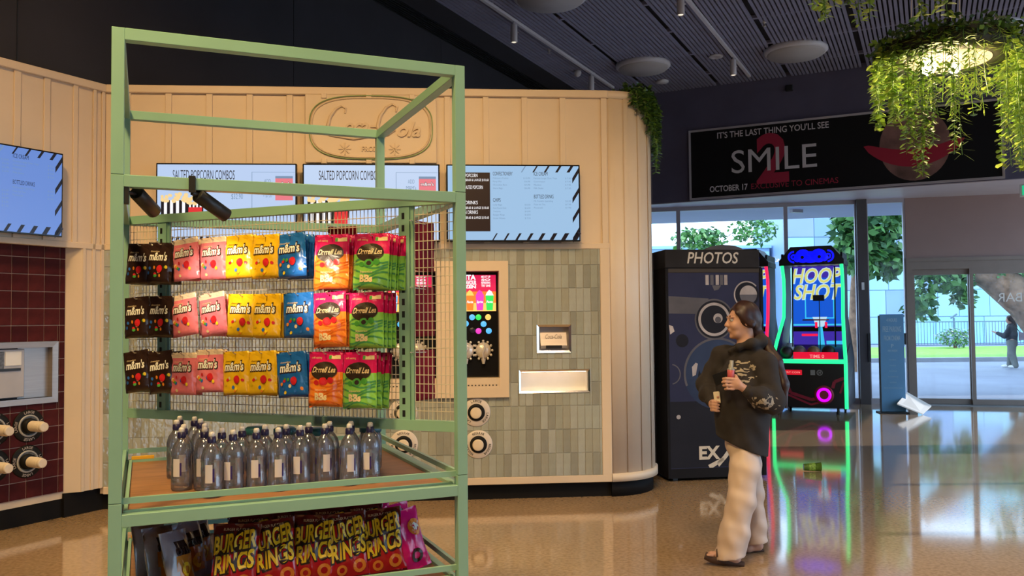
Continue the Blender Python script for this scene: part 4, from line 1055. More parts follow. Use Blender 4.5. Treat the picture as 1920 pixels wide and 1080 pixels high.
def drink_screen(x0, x1):
    d = MB().box(x0, x1, 0.088, 0.10, 1.628, 1.945).build('lit_screen', k_rd2, fz)
    c = MB(); y = 0.0875
    quad(c, [(x0, 1.628), (x1, 1.628), (x1, 1.70), (x0, 1.70)], y, 5); quad(c, [(x0, 1.70), (x1, 1.70), (x1, 1.80), (x0, 1.80)], y, 1)
    n = 4
    for i, mi in enumerate((4, 1, 2, 3)):
        cx = x0 + (x1 - x0) * (i + 0.6) / 4.25; w = 0.036
        quad(c, [(cx - w * 0.75, 1.635), (cx + w * 0.75, 1.635), (cx + w, 1.765), (cx - w, 1.765)], y - 0.0004, mi)
        quad(c, [(cx - w, 1.765), (cx + w, 1.765), (cx + w * 0.5, 1.80), (cx - w * 0.1, 1.815), (cx - w * 0.7, 1.79)], y - 0.0006, (6, 5, 2, 6)[i])
        c.text('Fanta' if i % 2 else 'Sprite', cx, 1.70, 0.020, y=y - 0.001, width=0.055, mi=6, bold=0.03, shear=0.2)
    c.text('FANTA', x0 + (x1 - x0) * 0.26, 1.905, 0.040, y=y - 0.0004, width=0.19, mi=6, bold=0.05); c.text('YOUR FLAVOUR', x0 + (x1 - x0) * 0.26, 1.862, 0.034, y=y - 0.0004, width=0.20, mi=6, bold=0.05); c.text('FROZEN', x0 + (x1 - x0) * 0.26, 1.830, 0.026, y=y - 0.0004, width=0.19, mi=6, bold=0.05)
    for i, s in enumerate(('MIX IT UP', 'SO', 'REFRESHING', 'TRY ONE')): c.text(s, x0 + (x1 - x0) * 0.76, 1.920 - 0.026 * i, 0.018, y=y - 0.0004, width=0.08, mi=6, bold=0.04)
    c.build('screen_picture', DM, d)
drink_screen(-0.50, -0.135); drink_screen(-1.08, -0.695)
m_tap = mat('white_tap', (0.66, 0.62, 0.60), 0.25, metal=0.3, var=0.1, scale=30)
btn = [(-0.345, 1.575, 6), (-0.29, 1.575, 3), (-0.205, 1.575, 5), (-0.245, 1.515, 4), (-0.345, 1.46, 7), (-0.29, 1.455, 2), (-0.20, 1.455, 4), (-0.40, 1.52, 4)]
for dx in (0.0, -0.57):
    for bx, bz, mi in btn:
        MB().lathe([(0.026, 0.0), (0.026, 0.006), (0.022, 0.009), (0.001, 0.0095)], 16, 0, (bx + dx, 0.10, bz), 'Y').build('flavour_button', [k_rd2, k_or, k_mg, k_gn, k_bl, k_yl, k_bl, k_ink][mi], fz)
    for bx in (-0.25, -0.40):
        cx = bx + dx; tp = MB().sphere((cx, 0.09, 1.285), 0.068, 18, 10, 0, (1, 0.55, 1.05))
        tp = tp.build('tap', m_tap, fz)
        kn = MB()
        for i in range(11):
            a = R(-60) + i * R(300) / 10; kn.sphere((cx + 0.078 * math.cos(a + math.pi / 2 * 0 + R(0)), 0.085, 1.285 + 0.082 * math.sin(a)), 0.012, 8, 5)
        kn.tube([(cx, 0.055, 1.36), (cx + 0.01, 0.045, 1.30), (cx - 0.008, 0.045, 1.26), (cx, 0.055, 1.20)], 0.007, 6); kn.tube([(cx, 0.06, 1.215), (cx, 0.06, 1.17)], [0.022, 0.012], 10)
        lab(stuff(kn.build('tap_studs', m_tap, tp)), 'studded tap rim and lever')

# white cup dispensers
m_ring = mat('black_ring', (0.010, 0.009, 0.009), 0.55, spec=0.2); m_cup = mat('paper_cup', (0.72, 0.60, 0.46), 0.5, var=0.04, scale=20); m_disc = mat('white_disc', (0.66, 0.58, 0.52), 0.4, var=0.02, scale=9); m_grey = mat('ring_grey', (0.40, 0.38, 0.36), 0.4)
def cup_disp(label, x, z, word):
    t = thing('cup_dispenser', label, 'cup dispenser', KK(x, -0.004, z), KROT, 'white cup dispensers')
    MB().lathe([(0.120, 0.0), (0.122, 0.004), (0.118, 0.008), (0.070, 0.010)], 36, 0, (0, 0, 0), 'Y').build('face_plate', m_disc, t)
    MB().lathe([(0.074, 0.008), (0.074, 0.016), (0.058, 0.017)], 28, 0, (0, 0, 0), 'Y').build('rubber_ring', m_ring, t)
    MB().lathe([(0.047, 0.010), (0.049, 0.020), (0.048, 0.034), (0.040, 0.036), (0.001, 0.034)], 24, 0, (-0.004, 0, -0.004), 'Y').build('paper_cup', m_cup, t)
    l = MB()
    for k in range(3): l.text(word, 0, 0, 0.019, y=-0.0105, width=0.085 if word == 'LARGE' else 0.095, mi=0, arc=0.088, fn=R(90 + 120 * k), bold=0.01)
    l.build('lettering', m_ring, t)
cup_disp('white cup dispenser marked large under the drink machine by the rack post', -0.319, 0.757, 'LARGE')
cup_disp('white cup dispenser marked regular directly below the large one', -0.303, 0.483, 'REGULAR')
cup_disp('white cup dispenser marked regular seen through the rack above the tray', -0.941, 0.496, 'REGULAR')
cup_disp('white cup dispenser marked large glimpsed behind the wire mesh', -0.945, 0.765, 'LARGE')

# napkin dispenser and lit shelf niche
nd = thing('straw_dispenser', 'steel dispenser box with script logo set in the sage tiles', 'dispenser', KK(0.361, 0, 1.3825), KROT)
f = MB()
def ring(mb, x0, x1, z0, z1, w, y0, y1, yi):
    """picture-frame ring: outer face at y1, inner edge at yi"""
    O = [(x0, z0), (x1, z0), (x1, z1), (x0, z1)]; I = [(x0 + w, z0 + w), (x1 - w, z0 + w), (x1 - w, z1 - w), (x0 + w, z1 - w)]
    V = [(a, y0, b_) for a, b_ in O] + [(a, y1, b_) for a, b_ in O] + [(a, yi, b_) for a, b_ in I] + [(a, y0 + 0.05, b_) for a, b_ in I]
    Fs = []
    for i in range(4):
        j = (i + 1) % 4; Fs += [(i, j, 4 + j, 4 + i), (4 + i, 4 + j, 8 + j, 8 + i), (8 + i, 8 + j, 12 + j, 12 + i)]
    mb.add(V, Fs); return mb
ring(f, -0.150, 0.150, -0.122, 0.122, 0.020, 0.004, -0.014, -0.006).build('chrome_frame', m_chrome, nd)
MB().box(-0.134, 0.134, 0.05, 0.09, -0.106, 0.106).build('housing', m_steel, nd)
MB().add([(-0.115, 0.05, 0.06), (0.115, 0.05, 0.06), (0.115, 0.0, -0.06), (-0.115, 0.0, -0.06), (-0.115, 0.05, -0.085), (0.115, 0.05, -0.085), (-0.115, 0.0, -0.085), (0.115, 0.0, -0.085)],
         [(0, 3, 2, 1), (3, 6, 7, 2), (0, 4, 6, 3), (1, 2, 7, 5), (6, 4, 5, 7)]).build('front_flap', m_steel, nd)
MB().box(-0.07, 0.07, -0.004, 0.02, -0.085, -0.058).build('slot', m_black, nd)
lq = MB().text('Coca-Cola', 0, 0, 0.036, width=0.145, shear=0.35, bold=0.01); lq.v = [(p[0], 0.024 - 0.4167 * (0.0 - p[2]) - 0.003, p[2]) for p in lq.v]; lq.build('lettering', mat('engraved_grey', (0.12, 0.10, 0.10), 0.4), nd)
ln = thing('lit_shelf_niche', 'long chrome-framed niche glowing warm below the steel dispenser', 'niche', KK(0.3625, 0, 1.0145), KROT)
ring(MB(), -0.310, 0.310, -0.100, 0.100, 0.016, 0.004, -0.012, -0.005).build('chrome_frame', m_chrome, ln)
s = MB().box(-0.296, 0.296, 0.13, 0.14, -0.088, 0.088).box(-0.298, -0.294, 0.0, 0.14, -0.088, 0.088).box(0.294, 0.298, 0.0, 0.14, -0.088, 0.088).box(-0.296, 0.296, 0.0, 0.14, -0.092, -0.088).box(-0.296, 0.296, 0.0, 0.14, 0.088, 0.092)
s.build('lining', m_white, ln)
MB().box(-0.28, 0.28, 0.03, 0.05, 0.078, 0.087).build('light_strip', glow('strip_light', (1.0, 0.70, 0.44), 9.0), ln)

# ---------------------------------------------------------------- maroon side: steel bay and black cup dispensers
sb = thing('steel_serving_bay', 'stainless steel serving bay with labelled dispensers set in maroon tiles', 'serving bay', LL(0, 0, 0), LROT)
ring(MB(), -1.62, -0.372, 0.93, 1.414, 0.045, 0.07, 0.045, 0.052).build('steel_frame', m_steel, sb)
MB().box(-1.58, -0.41, 0.105, 0.11, 0.97, 1.375).build('back_plate', m_steel, sb)
MB().box(-1.58, -0.41, 0.05, 0.11, 0.965, 0.975).build('shelf', m_steel, sb)
MB().box(-0.412, -0.408, 0.05, 0.11, 0.97, 1.375).build('side_plate', m_steel, sb)
p = MB().bbox(-1.20, -0.63, 0.075, 0.105, 0.99, 1.36, 0.004).build('dispenser_door', mat('grey_enamel', (0.42, 0.40, 0.42), 0.35, var=0.05, scale=6), sb)
MB().bbox(-0.78, -0.655, 0.070, 0.077, 1.235, 1.345, 0.002).build('white_notice', m_white, p)
n_ = MB().bbox(-0.90, -0.79, 0.070, 0.077, 1.20, 1.345, 0.002).build('printed_notice', mat('notice_dark', (0.10, 0.10, 0.11), 0.4, var=0.5, scale=60), p)
n_ = MB().bbox(-0.95, -0.825, 0.070, 0.077, 1.06, 1.19, 0.002).build('dark_notice', m_black, p)
n2 = MB().text('PUSH', -0.885, 1.125, 0.02, y=0.069, width=0.08, bold=0.02).text('FOR CUP', -0.885, 1.09, 0.018, y=0.069, width=0.08).build('lettering', m_white, n_)
MB().bbox(-1.18, -0.66, 0.068, 0.077, 1.195, 1.215, 0.002).build('door_handle', m_black, p)
def black_disp(label, x, z):
    t = thing('black_cup_dispenser', label, 'cup dispenser', LL(x, 0.062, z), LROT, 'black cup dispensers')
    MB().lathe([(0.125, 0.0), (0.127, 0.004), (0.122, 0.010), (0.085, 0.012)], 36, 0, (0, 0, 0), 'Y').build('face_plate', m_ring, t)
    MB().lathe([(0.086, 0.010), (0.086, 0.016), (0.072, 0.018), (0.072, 0.012)], 32, 0, (0, 0, 0), 'Y').build('grey_ring', m_grey, t)
    MB().lathe([(0.060, 0.010), (0.056, 0.050), (0.052, 0.051), (0.001, 0.051)], 24, 0, (0, 0, 0), 'Y').build('sleeve', m_ring, t)
    prof = [(0.036, 0.045)]
    for i in range(9): h = 0.05 + i * 0.0145; prof += [(0.036, h), (0.041, h + 0.002), (0.041, h + 0.006), (0.036, h + 0.008)]
    prof += [(0.037, 0.185), (0.0345, 0.205), (0.030, 0.206), (0.001, 0.203)]
    MB().lathe(prof, 20, 0, (0, 0, 0), 'Y').build('stacked_cups', m_cup, t)
    l = MB()
    for k in range(4): l.text('LARGE', 0, 0, 0.020, y=-0.0125, width=0.075, arc=0.096, fn=R(90 + 90 * k), bold=0.01)
    l.build('lettering', mat('disp_print', (0.50, 0.42, 0.36), 0.4), t)
black_disp('upper black cup dispenser with protruding stacked cups near the cream reveal', -0.602, 0.765)
black_disp('lower black cup dispenser with protruding stacked cups near the cream reveal', -0.612, 0.492)
black_disp('upper black cup dispenser cut by the left picture edge', -0.868, 0.765)
black_disp('lower black cup dispenser cut by the left picture edge', -0.872, 0.492)
# ================================================================ FAR SIDE OF THE FOYER
def disc(mb, cx, cz, r0, r1, y, mi, n=40, a0=0.0, a1=2 * math.pi):
    """flat ring in the XZ plane facing -Y"""
    full = abs(a1 - a0 - 2 * math.pi) < 1e-6; V = []
    for i in range(n + (0 if full else 1)):
        a = a0 + (a1 - a0) * i / n
        V += [(cx + r1 * math.cos(a), y, cz + r1 * math.sin(a)), (cx + r0 * math.cos(a), y, cz + r0 * math.sin(a))]
    k = len(V) // 2
    Fs = [(2 * i, 2 * i + 1, 2 * ((i + 1) % k) + 1, 2 * ((i + 1) % k)) for i in range(n if full else n)]
    mb.add(V, [f[::-1] for f in Fs], mi)
# ---------------------------------------------------------------- photo booth
pb = thing('photo_booth', 'black photo booth printed with camera lenses beside the kiosk end', 'photo booth', (1.465, 8.2, 0), R(9))
m_pb = mat('booth_black', (0.010, 0.009, 0.011), 0.7, spec=0.15, var=0.15, scale=3); m_pbn = mat('booth_print_navy', (0.030, 0.033, 0.075), 0.7, spec=0.15, var=0.12, scale=2)
m_pbg = mat('booth_print_grey', (0.11, 0.105, 0.125), 0.7, spec=0.15, var=0.25, scale=3); m_pbl = mat('booth_print_light', (0.42, 0.37, 0.37), 0.7, spec=0.15, var=0.25, scale=6); m_pbd = mat('booth_print_dark', (0.016, 0.016, 0.024), 0.7, spec=0.15, var=0.1, scale=4); m_pbb = mat('booth_print_blue', (0.030, 0.045, 0.095), 0.7, spec=0.15, var=0.3, scale=2)
MB().bbox(0.0, 0.99, 0.03, 0.78, 0.03, 2.04, 0.008).build('cabinet', m_pb, pb)
mq = MB().bbox(-0.005, 0.95, 0.0, 0.78, 2.03, 2.205, 0.006).build('marquee', mat('booth_marquee', (0.022, 0.020, 0.023), 0.7, spec=0.15, var=0.25, scale=3), pb)
MB().text('PHOTOS', 0.475, 2.075, 0.105, y=-0.004, width=0.52, shear=0.2, bold=0.012).build('lettering', mat('marquee_white', (0.58, 0.52, 0.46), 0.5), mq)
MB().prism([(0.70 + 0.215 * math.cos(a), 2.20 + 0.075 * math.sin(a)) for a in [math.pi * i / 16 for i in range(17)]], 0.25, 0.30, 'XZ').build('roof_arch', m_pbg, pb)
MB().bbox(0.0, 0.03, 0.015, 0.05, 0.03, 2.03, 0.004).bbox(0.955, 0.99, 0.015, 0.05, 0.03, 2.03, 0.004).build('door_frame', m_pb, pb)
MB().bbox(0.03, 0.955, 0.018, 0.045, 1.985, 2.03, 0.004).build('door_rail', mat('booth_rail', (0.06, 0.05, 0.045), 0.7, spec=0.15), pb)
sc_ = MB(); sc_.box(0.03, 0.955, 0.024, 0.032, 0.12, 1.985, 0)
prt = sc_.build('printed_panel', m_pbn, pb)
c = MB(); y = 0.0235
def P_(px, py): return ((px - 1250) / 178 * 0.965, (905 - py) / 437 * 2.2)
def pq(pts, mi, yy): c.add([(P_(a, b_)[0], yy, P_(a, b_)[1]) for a, b_ in pts], [tuple(range(len(pts)))[::-1]], mi)
pq([(1256, 555), (1330, 560), (1330, 590), (1256, 588)], 1, y); pq([(1256, 755), (1426, 755), (1426, 880), (1256, 880)], 3, y)
def pr_(px, py, r0, r1, mi, yy, a0=0.0, a1=2 * math.pi): cx, cz = P_(px, py); disc(c, cx, cz, r0 * 0.0052, r1 * 0.0052, yy, mi, 40, a0, a1)
pr_(1345, 703, 0, 66, 4, y - 0.0003); pr_(1345, 703, 62, 66, 1, y - 0.0006, R(20), R(200)); pr_(1350, 712, 0, 44, 3, y - 0.0006); pr_(1335, 690, 0, 26, 4, y - 0.0009)
pr_(1340, 600, 0, 37, 3, y - 0.0008); pr_(1340, 600, 35, 38, 1, y - 0.001); pr_(1340, 600, 26, 31, 2, y - 0.001); pr_(1347, 598, 0, 9, 2, y - 0.0012); pr_(1347, 601, 0, 6, 1, y - 0.0014)
pr_(1402, 553, 0, 24, 3, y - 0.0008); pr_(1402, 553, 23, 25.5, 2, y - 0.001, R(40), R(280)); pr_(1405, 553, 0, 17, 2, y - 0.0012, 0, math.pi); pr_(1405, 553, 0, 17, 1, y - 0.0012, math.pi, 2 * math.pi)
for i, xx in enumerate((1325, 1334, 1344, 1352, 1360)): pq([(xx, 515), (xx + 6, 515), (xx + 6, 534), (xx, 534)], (2, 1)[i % 2], y - 0.0005)
pq([(1337, 535), (1354, 535), (1349, 543), (1341, 545)], 1, y - 0.0005)
pq([(1297, 690), (1304, 682), (1308, 684), (1304, 705), (1298, 708)], 2, y - 0.0009); pq([(1263, 612), (1266, 622), (1258, 628), (1256, 610)], 2, y - 0.0008)
pr_(1258, 703, 17, 19, 1, y - 0.0008, R(-80), R(80)); pr_(1271, 784, 0, 4, 2, y - 0.0008); pr_(1280, 640, 0, 12, 3, y - 0.0008)
pq([(1340, 872), (1352, 860), (1372, 832), (1380, 830), (1360, 862), (1344, 880)], 5, y - 0.001); pq([(1324, 876), (1352, 862), (1354, 868), (1328, 884)], 5, y - 0.001)
lab(c.build('lens_picture', [m_pbn, m_pbg, m_pbl, m_pbd, m_pbb, mat('booth_white', (0.62, 0.54, 0.44), 0.7, spec=0.15)], prt), 'printed camera lenses')
MB().text('EX', P_(1327, 863)[0], P_(1327, 864)[1], 0.115, y=y - 0.0012, width=0.21, bold=0.04).build('lettering', MATS['booth_white'], prt)
MB().box(0.03, 0.955, 0.02, 0.032, 0.03, 0.12).build('kick_panel', m_pb, pb)
for xx in (0.06, 0.90):
    MB().bbox(xx, xx + 0.05, 0.06, 0.11, 0.0, 0.04, 0.004).build('foot', m_black, pb); MB().bbox(xx, xx + 0.05, 0.66, 0.71, 0.0, 0.04, 0.004).build('foot', m_black, pb)

# ---------------------------------------------------------------- hoop game machines
m_arc = mat('arcade_black', (0.012, 0.011, 0.014), 0.35, var=0.12, scale=5); m_arcr = mat('arcade_maroon', (0.34, 0.02, 0.055), 0.35, var=0.1, scale=5)
n_grn, n_red, n_blu, n_pur = glow('neon_green', (0.02, 1.0, 0.28), 1.5), glow('neon_red', (1.0, 0.015, 0.10), 1.2), glow('led_blue', (0.003, 0.005, 1.0), 1.3), glow('neon_violet', (0.55, 0.0, 1.0), 1.6)
a_sky, a_deep, a_cyan, a_vio = glow('game_blue', (0.01, 0.12, 0.80), 0.8), glow('game_deep', (0.02, 0.02, 0.35), 0.8), glow('game_cyan', (0.05, 0.60, 1.0), 0.9), glow('game_violet', (0.06, 0.03, 0.45), 0.8)
a_yel, a_wht, a_red = glow('game_yellow', (0.75, 0.72, 0.20), 0.9), glow('game_white', (0.55, 0.80, 1.0), 0.9), glow('game_red', (0.9, 0.01, 0.06), 1.2)
GM = [a_sky, a_deep, a_cyan, a_vio, a_yel, a_wht, a_red, m_arc]
AW = 1.15
PROF = [(0.0, 0.10), (0.0, 0.86), (0.28, 1.18), (0.72, 1.55), (0.80, 1.95), (0.78, 2.20), (0.62, 2.45)]
def arcade(label, loc, neon, right_only=False):
    t = thing('hoop_game_machine', label, 'arcade machine', loc, ANG, 'hoop game machines')
    MB().bbox(0.02, AW - 0.02, 0.02, 1.45, 0.10, 0.80, 0.006).build('cabinet', m_arc, t)
    for x0 in (0.0, AW - 0.035):
        sgn = 1 if x0 == 0.0 else -1
        def taper(z): return sgn * 0.085 * min(1.0, max(0.0, (z - 0.86) / 0.69))        # the upper frame is narrower than the cabinet
        sd = MB().prism([(a + 0.005, z) for a, z in PROF] + [(0.66, 2.62), (1.48, 2.62), (1.48, 1.55), (1.48, 0.86), (1.48, 0.10)], x0, x0 + 0.035, 'YZ')
        sd.v = [(q[0] + taper(q[2]), q[1], q[2]) for q in sd.v]
        sd = sd.build('side_panel', m_arc, t)
        MB().tube([(x0 + 0.0175 + taper(z), a - 0.006, z) for a, z in PROF], 0.028, 8).build('neon_strip', neon, sd)
    MB().tube([(0.0, -0.008, 0.84), (AW, -0.008, 0.84)], 0.034, 8).build('neon_bar', neon, t)
    fp = MB().bbox(0.035, AW - 0.035, 0.0, 0.02, 0.11, 0.80, 0.003).build('front_panel', m_arc, t)
    d = MB()
    def pl(pts, wd, mi, yy=-0.002):
        for (a, b_), (c_, e) in zip(pts[:-1], pts[1:]): d.beam((a, yy, b_), (c_, yy, e), 0.004, wd, mi, up=(0, 0, 1) if abs(c_ - a) > abs(e - b_) * 0.2 else (1, 0, 0))
    pl([(0.05, 0.60), (0.20, 0.54), (0.29, 0.33), (0.60, 0.23), (0.72, 0.25)], 0.05, 0); pl([(0.05, 0.42), (0.10, 0.36), (0.60, 0.15), (0.78, 0.20)], 0.03, 0); pl([(1.10, 0.58), (0.96, 0.52), (0.93, 0.42)], 0.05, 0); pl([(1.10, 0.52), (1.04, 0.34)], 0.03, 0)
    stuff(d.build('panel_graphic', m_arcr, fp))
    MB().box(0.11, 0.47, -0.006, 0.0, 0.62, 0.70).build('coin_display', glow('coin_red', (0.75, 0.01, 0.03), 0.8), fp)
    MB().text('INSERT COIN', 0.29, 0.648, 0.026, y=-0.008, width=0.30).build('lettering', glow('coin_text', (1.0, 0.35, 0.3), 1.0), fp)
    lg = MB(); disc(lg, 0.74, 0.66, 0.034, 0.046, -0.003, 0, 24); lg.text('H', 0.74, 0.635, 0.05, y=-0.003, width=0.04, shear=0.2, bold=0.03); lg.box(0.60, 0.67, -0.004, -0.001, 0.62, 0.70)
    lg.build('badge', mat('badge_grey', (0.30, 0.29, 0.31), 0.4), fp)
    sp = MB().lathe([(0.145, 0.0), (0.15, 0.012), (0.13, 0.02)], 32, 0, (0.80, 0.0, 0.31), 'Y').build('speaker_ring', m_arcr, t)
    MB().lathe([(0.112, 0.018), (0.112, 0.026), (0.070, 0.026), (0.070, 0.018)], 32, 0, (0.80, 0.0, 0.31), 'Y').build('speaker_light', n_pur, sp)
    MB().lathe([(0.070, 0.015), (0.05, 0.018), (0.001, 0.012)], 24, 0, (0.80, 0.0, 0.31), 'Y').build('speaker_cone', mat('cone_violet', (0.10, 0.01, 0.14), 0.5), sp)
    # ball trough and balls
    MB().add([(0.035, 0.0, 0.80), (AW - 0.035, 0.0, 0.80), (AW - 0.035, 1.2, 1.10), (0.035, 1.2, 1.10)], [(0, 1, 2, 3)]).build('ball_ramp', m_arc, t)
    for i, (bx, by) in enumerate(((0.22, 0.14), (0.42, 0.17), (0.64, 0.15), (0.86, 0.19))):
        b_ = MB().sphere((bx, by, 0.84 + by * 0.25 + 0.10), 0.105, 16, 10).build('ball', mat('ball_%d' % i, [(0.03, 0.03, 0.035), (0.20, 0.18, 0.17), (0.30, 0.20, 0.10), (0.02, 0.015, 0.018)][i], 0.5, var=0.15, scale=30), t)
    rs = MB().bbox(0.34, 1.02, 0.02, 0.05, 0.865, 0.985, 0.004).build('timer_board', glow('timer_red', (0.85, 0.005, 0.04), 0.9), t)
    MB().text('TIME 0', 0.70, 0.895, 0.05, y=0.018, width=0.22, bold=0.01).build('lettering', glow('timer_text', (1.0, 0.30, 0.30), 1.0), rs)
    # game screen
    sx0, sx1, sy = 0.20, AW - 0.125, 1.10
    gs = MB().box(sx0, sx1, sy, sy + 0.05, 1.00, 2.42).build('game_screen', a_sky, t)
    g = MB(); yy = sy - 0.002
    quad(g, [(sx0, 1.02), (sx1, 1.02), (sx1, 1.42), (sx0, 1.42)], yy, 3); quad(g, [(sx0, 1.30), (sx1, 1.30), (sx1, 1.38), (sx0, 1.38)], yy - 0.001, 7); quad(g, [(sx0, 2.22), (sx1, 2.22), (sx1, 2.42), (sx0, 2.42)], yy, 3)
    for x0, x1, z0, z1 in ((0.40, 0.42, 1.52, 1.88), (0.86, 0.88, 1.52, 1.88), (0.40, 0.88, 1.52, 1.54), (sx0, sx1, 1.40, 1.43)): quad(g, [(x0, z0), (x1, z0), (x1, z1), (x0, z1)], yy - 0.002, 2)
    quad(g, [(0.52, 1.55), (0.76, 1.55), (0.70, 1.38), (0.58, 1.38)], yy - 0.003, 5); quad(g, [(0.60, 1.02), (0.72, 1.02), (0.68, 1.38), (0.62, 1.38)], yy - 0.004, 2)
    quad(g, [(0.56, 1.36), (0.60, 1.36), (0.60, 1.46), (0.56, 1.46)], yy - 0.005, 6); quad(g, [(0.72, 1.36), (0.76, 1.36), (0.76, 1.46), (0.72, 1.46)], yy - 0.005, 6)
    quad(g, [(0.34, 1.22), (0.60, 1.22), (0.60, 1.26), (0.34, 1.26)], yy - 0.004, 6); quad(g, [(0.74, 1.08), (sx1, 1.08), (sx1, 1.14), (0.74, 1.14)], yy - 0.004, 2)
    for k, (mi, bo, dy) in enumerate(((5, 0.05, 0.006), (4, 0.01, 0.008))):
        g.text('HOOP', 0.60, 2.14, 0.24, y=yy - dy, width=0.82, shear=0.25, bold=bo, mi=mi); g.text('SHOT', 0.62, 1.86, 0.24, y=yy - dy, width=0.80, shear=0.25, bold=bo, mi=mi)
    lab(g.build('screen_picture', GM, gs), 'HOOP SHOT game picture')
    hp = MB().bbox(0.56, 0.74, 0.86, 0.94, 1.82, 1.92, 0.004); hp.tube([(0.66, 0.90, 1.0), (0.66, 0.90, 1.84)], 0.008, 6); hp.build('target_bracket', m_arc, t)
    rim = MB(); rim.tube([(0.62 + 0.2 * math.cos(a), 0.66 + 0.18 * math.sin(a), 1.50) for a in [2 * math.pi * i / 20 for i in range(21)]], 0.012, 6, caps=False); rim.build('hoop_rim', mat('rim_red', (0.35, 0.03, 0.02), 0.4), t)
    for xx in (0.24, 0.92):
        MB().tube([(xx, 0.70, 1.05), (xx, 0.86, 2.4)], 0.012, 6).build('net_post', m_arc, t)
    # marquee
    mp = [(0.06, 2.42), (AW - 0.06, 2.42), (AW - 0.06, 2.50), (0.90, 2.73), (0.25, 2.73), (0.06, 2.50)]
    mqe = MB().prism(mp, 0.58, 1.40, 'XZ').build('marquee', m_arc, t)
    le = MB()
    for cx, cz, rx, rz_ in ((0.45, 2.57, 0.125, 0.115), (0.70, 2.57, 0.125, 0.115), (0.575, 2.55, 0.15, 0.10), (0.36, 2.54, 0.06, 0.07), (0.79, 2.54, 0.06, 0.07)):
        le.lathe([(1.0, 0.0), (0.96, 0.004), (0.001, 0.004)], 16, 0, (cx, 0.579, cz), 'Y', sx=rx, sy=rz_)
    for x0, s in ((0.31, -1), (0.84, 1)): disc(le, x0, 2.56, 0.075, 0.105, 0.576, 0, 16, R(90) if s < 0 else R(-90), R(270) if s < 0 else R(90))
    for x0, s in ((0.30, -1), (0.85, 1)): disc(le, x0, 2.56, 0.02, 0.05, 0.576, 0, 12)
    stuff(le.build('led_pattern', n_blu, mqe))
    ho = MB()
    for cx in (0.44, 0.71): disc(ho, cx, 2.55, 0.0, 0.028, 0.573, 0, 12)
    stuff(ho.build('led_gap', m_arc, mqe))
    for xx in (0.10, AW - 0.15):
        for yb in (0.08, 1.30): MB().lathe([(0.03, 0.0), (0.035, 0.03), (0.02, 0.05), (0.02, 0.10)], 12, 0, (xx, yb, 0)).build('castor', m_black, t)
    return t
P1 = Vector((4.225, 14.1, 0))
arcade('hoop game machine with green neon edges and purple speaker ring', P1, n_grn)
arcade('hoop game machine with red neon edges half hidden by the photo booth', P1 - E1 * 1.21, n_red)

# ---------------------------------------------------------------- blue floor sign, leaflet, cup
m_blue = mat('sign_blue', (0.085, 0.26, 0.50), 0.4, var=0.08, scale=3)
fs = thing('floor_sign', 'tall blue floor sign about free parking beside the glass doors', 'sign', (6.11, 13.9, 0), R(-8))
MB().bbox(-0.185, 0.185, -0.012, 0.012, 0.02, 1.58, 0.003).build('panel', m_blue, fs)
MB().bbox(-0.205, -0.185, -0.025, 0.025, 0.02, 1.56, 0.003).build('edge_rail', m_black, fs)
MB().bbox(-0.24, 0.20, -0.14, 0.14, 0.0, 0.02, 0.004).build('base', m_black, fs)
c = MB()
for s, z, h, w in (('4 HOURS', 1.46, 0.055, 0.16), ('FREE PARKING', 1.30, 0.085, 0.28), ('FROM CINEMA', 1.16, 0.075, 0.25), ('P', 1.04, 0.06, 0.04), ('ASK INSIDE', 0.98, 0.03, 0.15)): c.text(s, 0.0, z, h, y=-0.0135, width=w, bold=0.01)
for i in range(6): c.text('terms and conditions apply', 0.0, 0.84 - i * 0.09, 0.02, y=-0.0135, width=(0.1, 0.09, 0.12, 0.16, 0.1, 0.28)[i])
c.build('lettering', mat('sign_print', (0.34, 0.50, 0.66), 0.4), fs)
wb_ = MB(); wb_.add([(-0.20, -0.10, 0.10), (0.02, -0.20, 0.003), (0.22, 0.02, 0.06), (0.0, 0.10, 0.20), (-0.195, -0.094, 0.112), (0.025, -0.194, 0.012), (0.225, 0.026, 0.072), (0.005, 0.106, 0.212)], [(3, 2, 1, 0), (4, 5, 6, 7), (0, 1, 5, 4), (1, 2, 6, 5), (2, 3, 7, 6), (3, 0, 4, 7)])
o = wb_.build('white_board', m_white, None, (6.38, 13.86, 0)); o.scale = (1.5, 1.5, 1.5); tag(o, 'small white board leaning at the foot of the blue sign', 'board')
cu = thing('paper_cup', 'green paper cup lying on the floor past the woman', 'cup', (3.0, 8.72, 0.0), R(-8))
m_cg = mat('cup_green', (0.10, 0.22, 0.03), 0.45, var=0.4, scale=40)
V = []; prof = [(0.033, 0.0), (0.034, 0.002), (0.045, 0.165), (0.047, 0.166), (0.047, 0.170), (0.044, 0.170)]
def lying(prof, mi=0):
    m_ = MB().lathe(prof, 24); m_.v = [(p[2] - 0.085, p[1], p[0] + 0.0465 - 0.006 * (1 - p[2] / 0.17)) for p in m_.v]; return m_
lying(prof).build('cup_wall', m_cg, cu); lying([(0.044, 0.170), (0.0435, 0.164), (0.033, 0.01), (0.001, 0.01)]).build('cup_inside', mat('cup_cream', (0.62, 0.52, 0.36), 0.5), cu)
lying([(0.0375, 0.05), (0.0418, 0.11)]).build('cup_band', mat('cup_light_green', (0.24, 0.42, 0.06), 0.45, var=0.5, scale=60), cu)
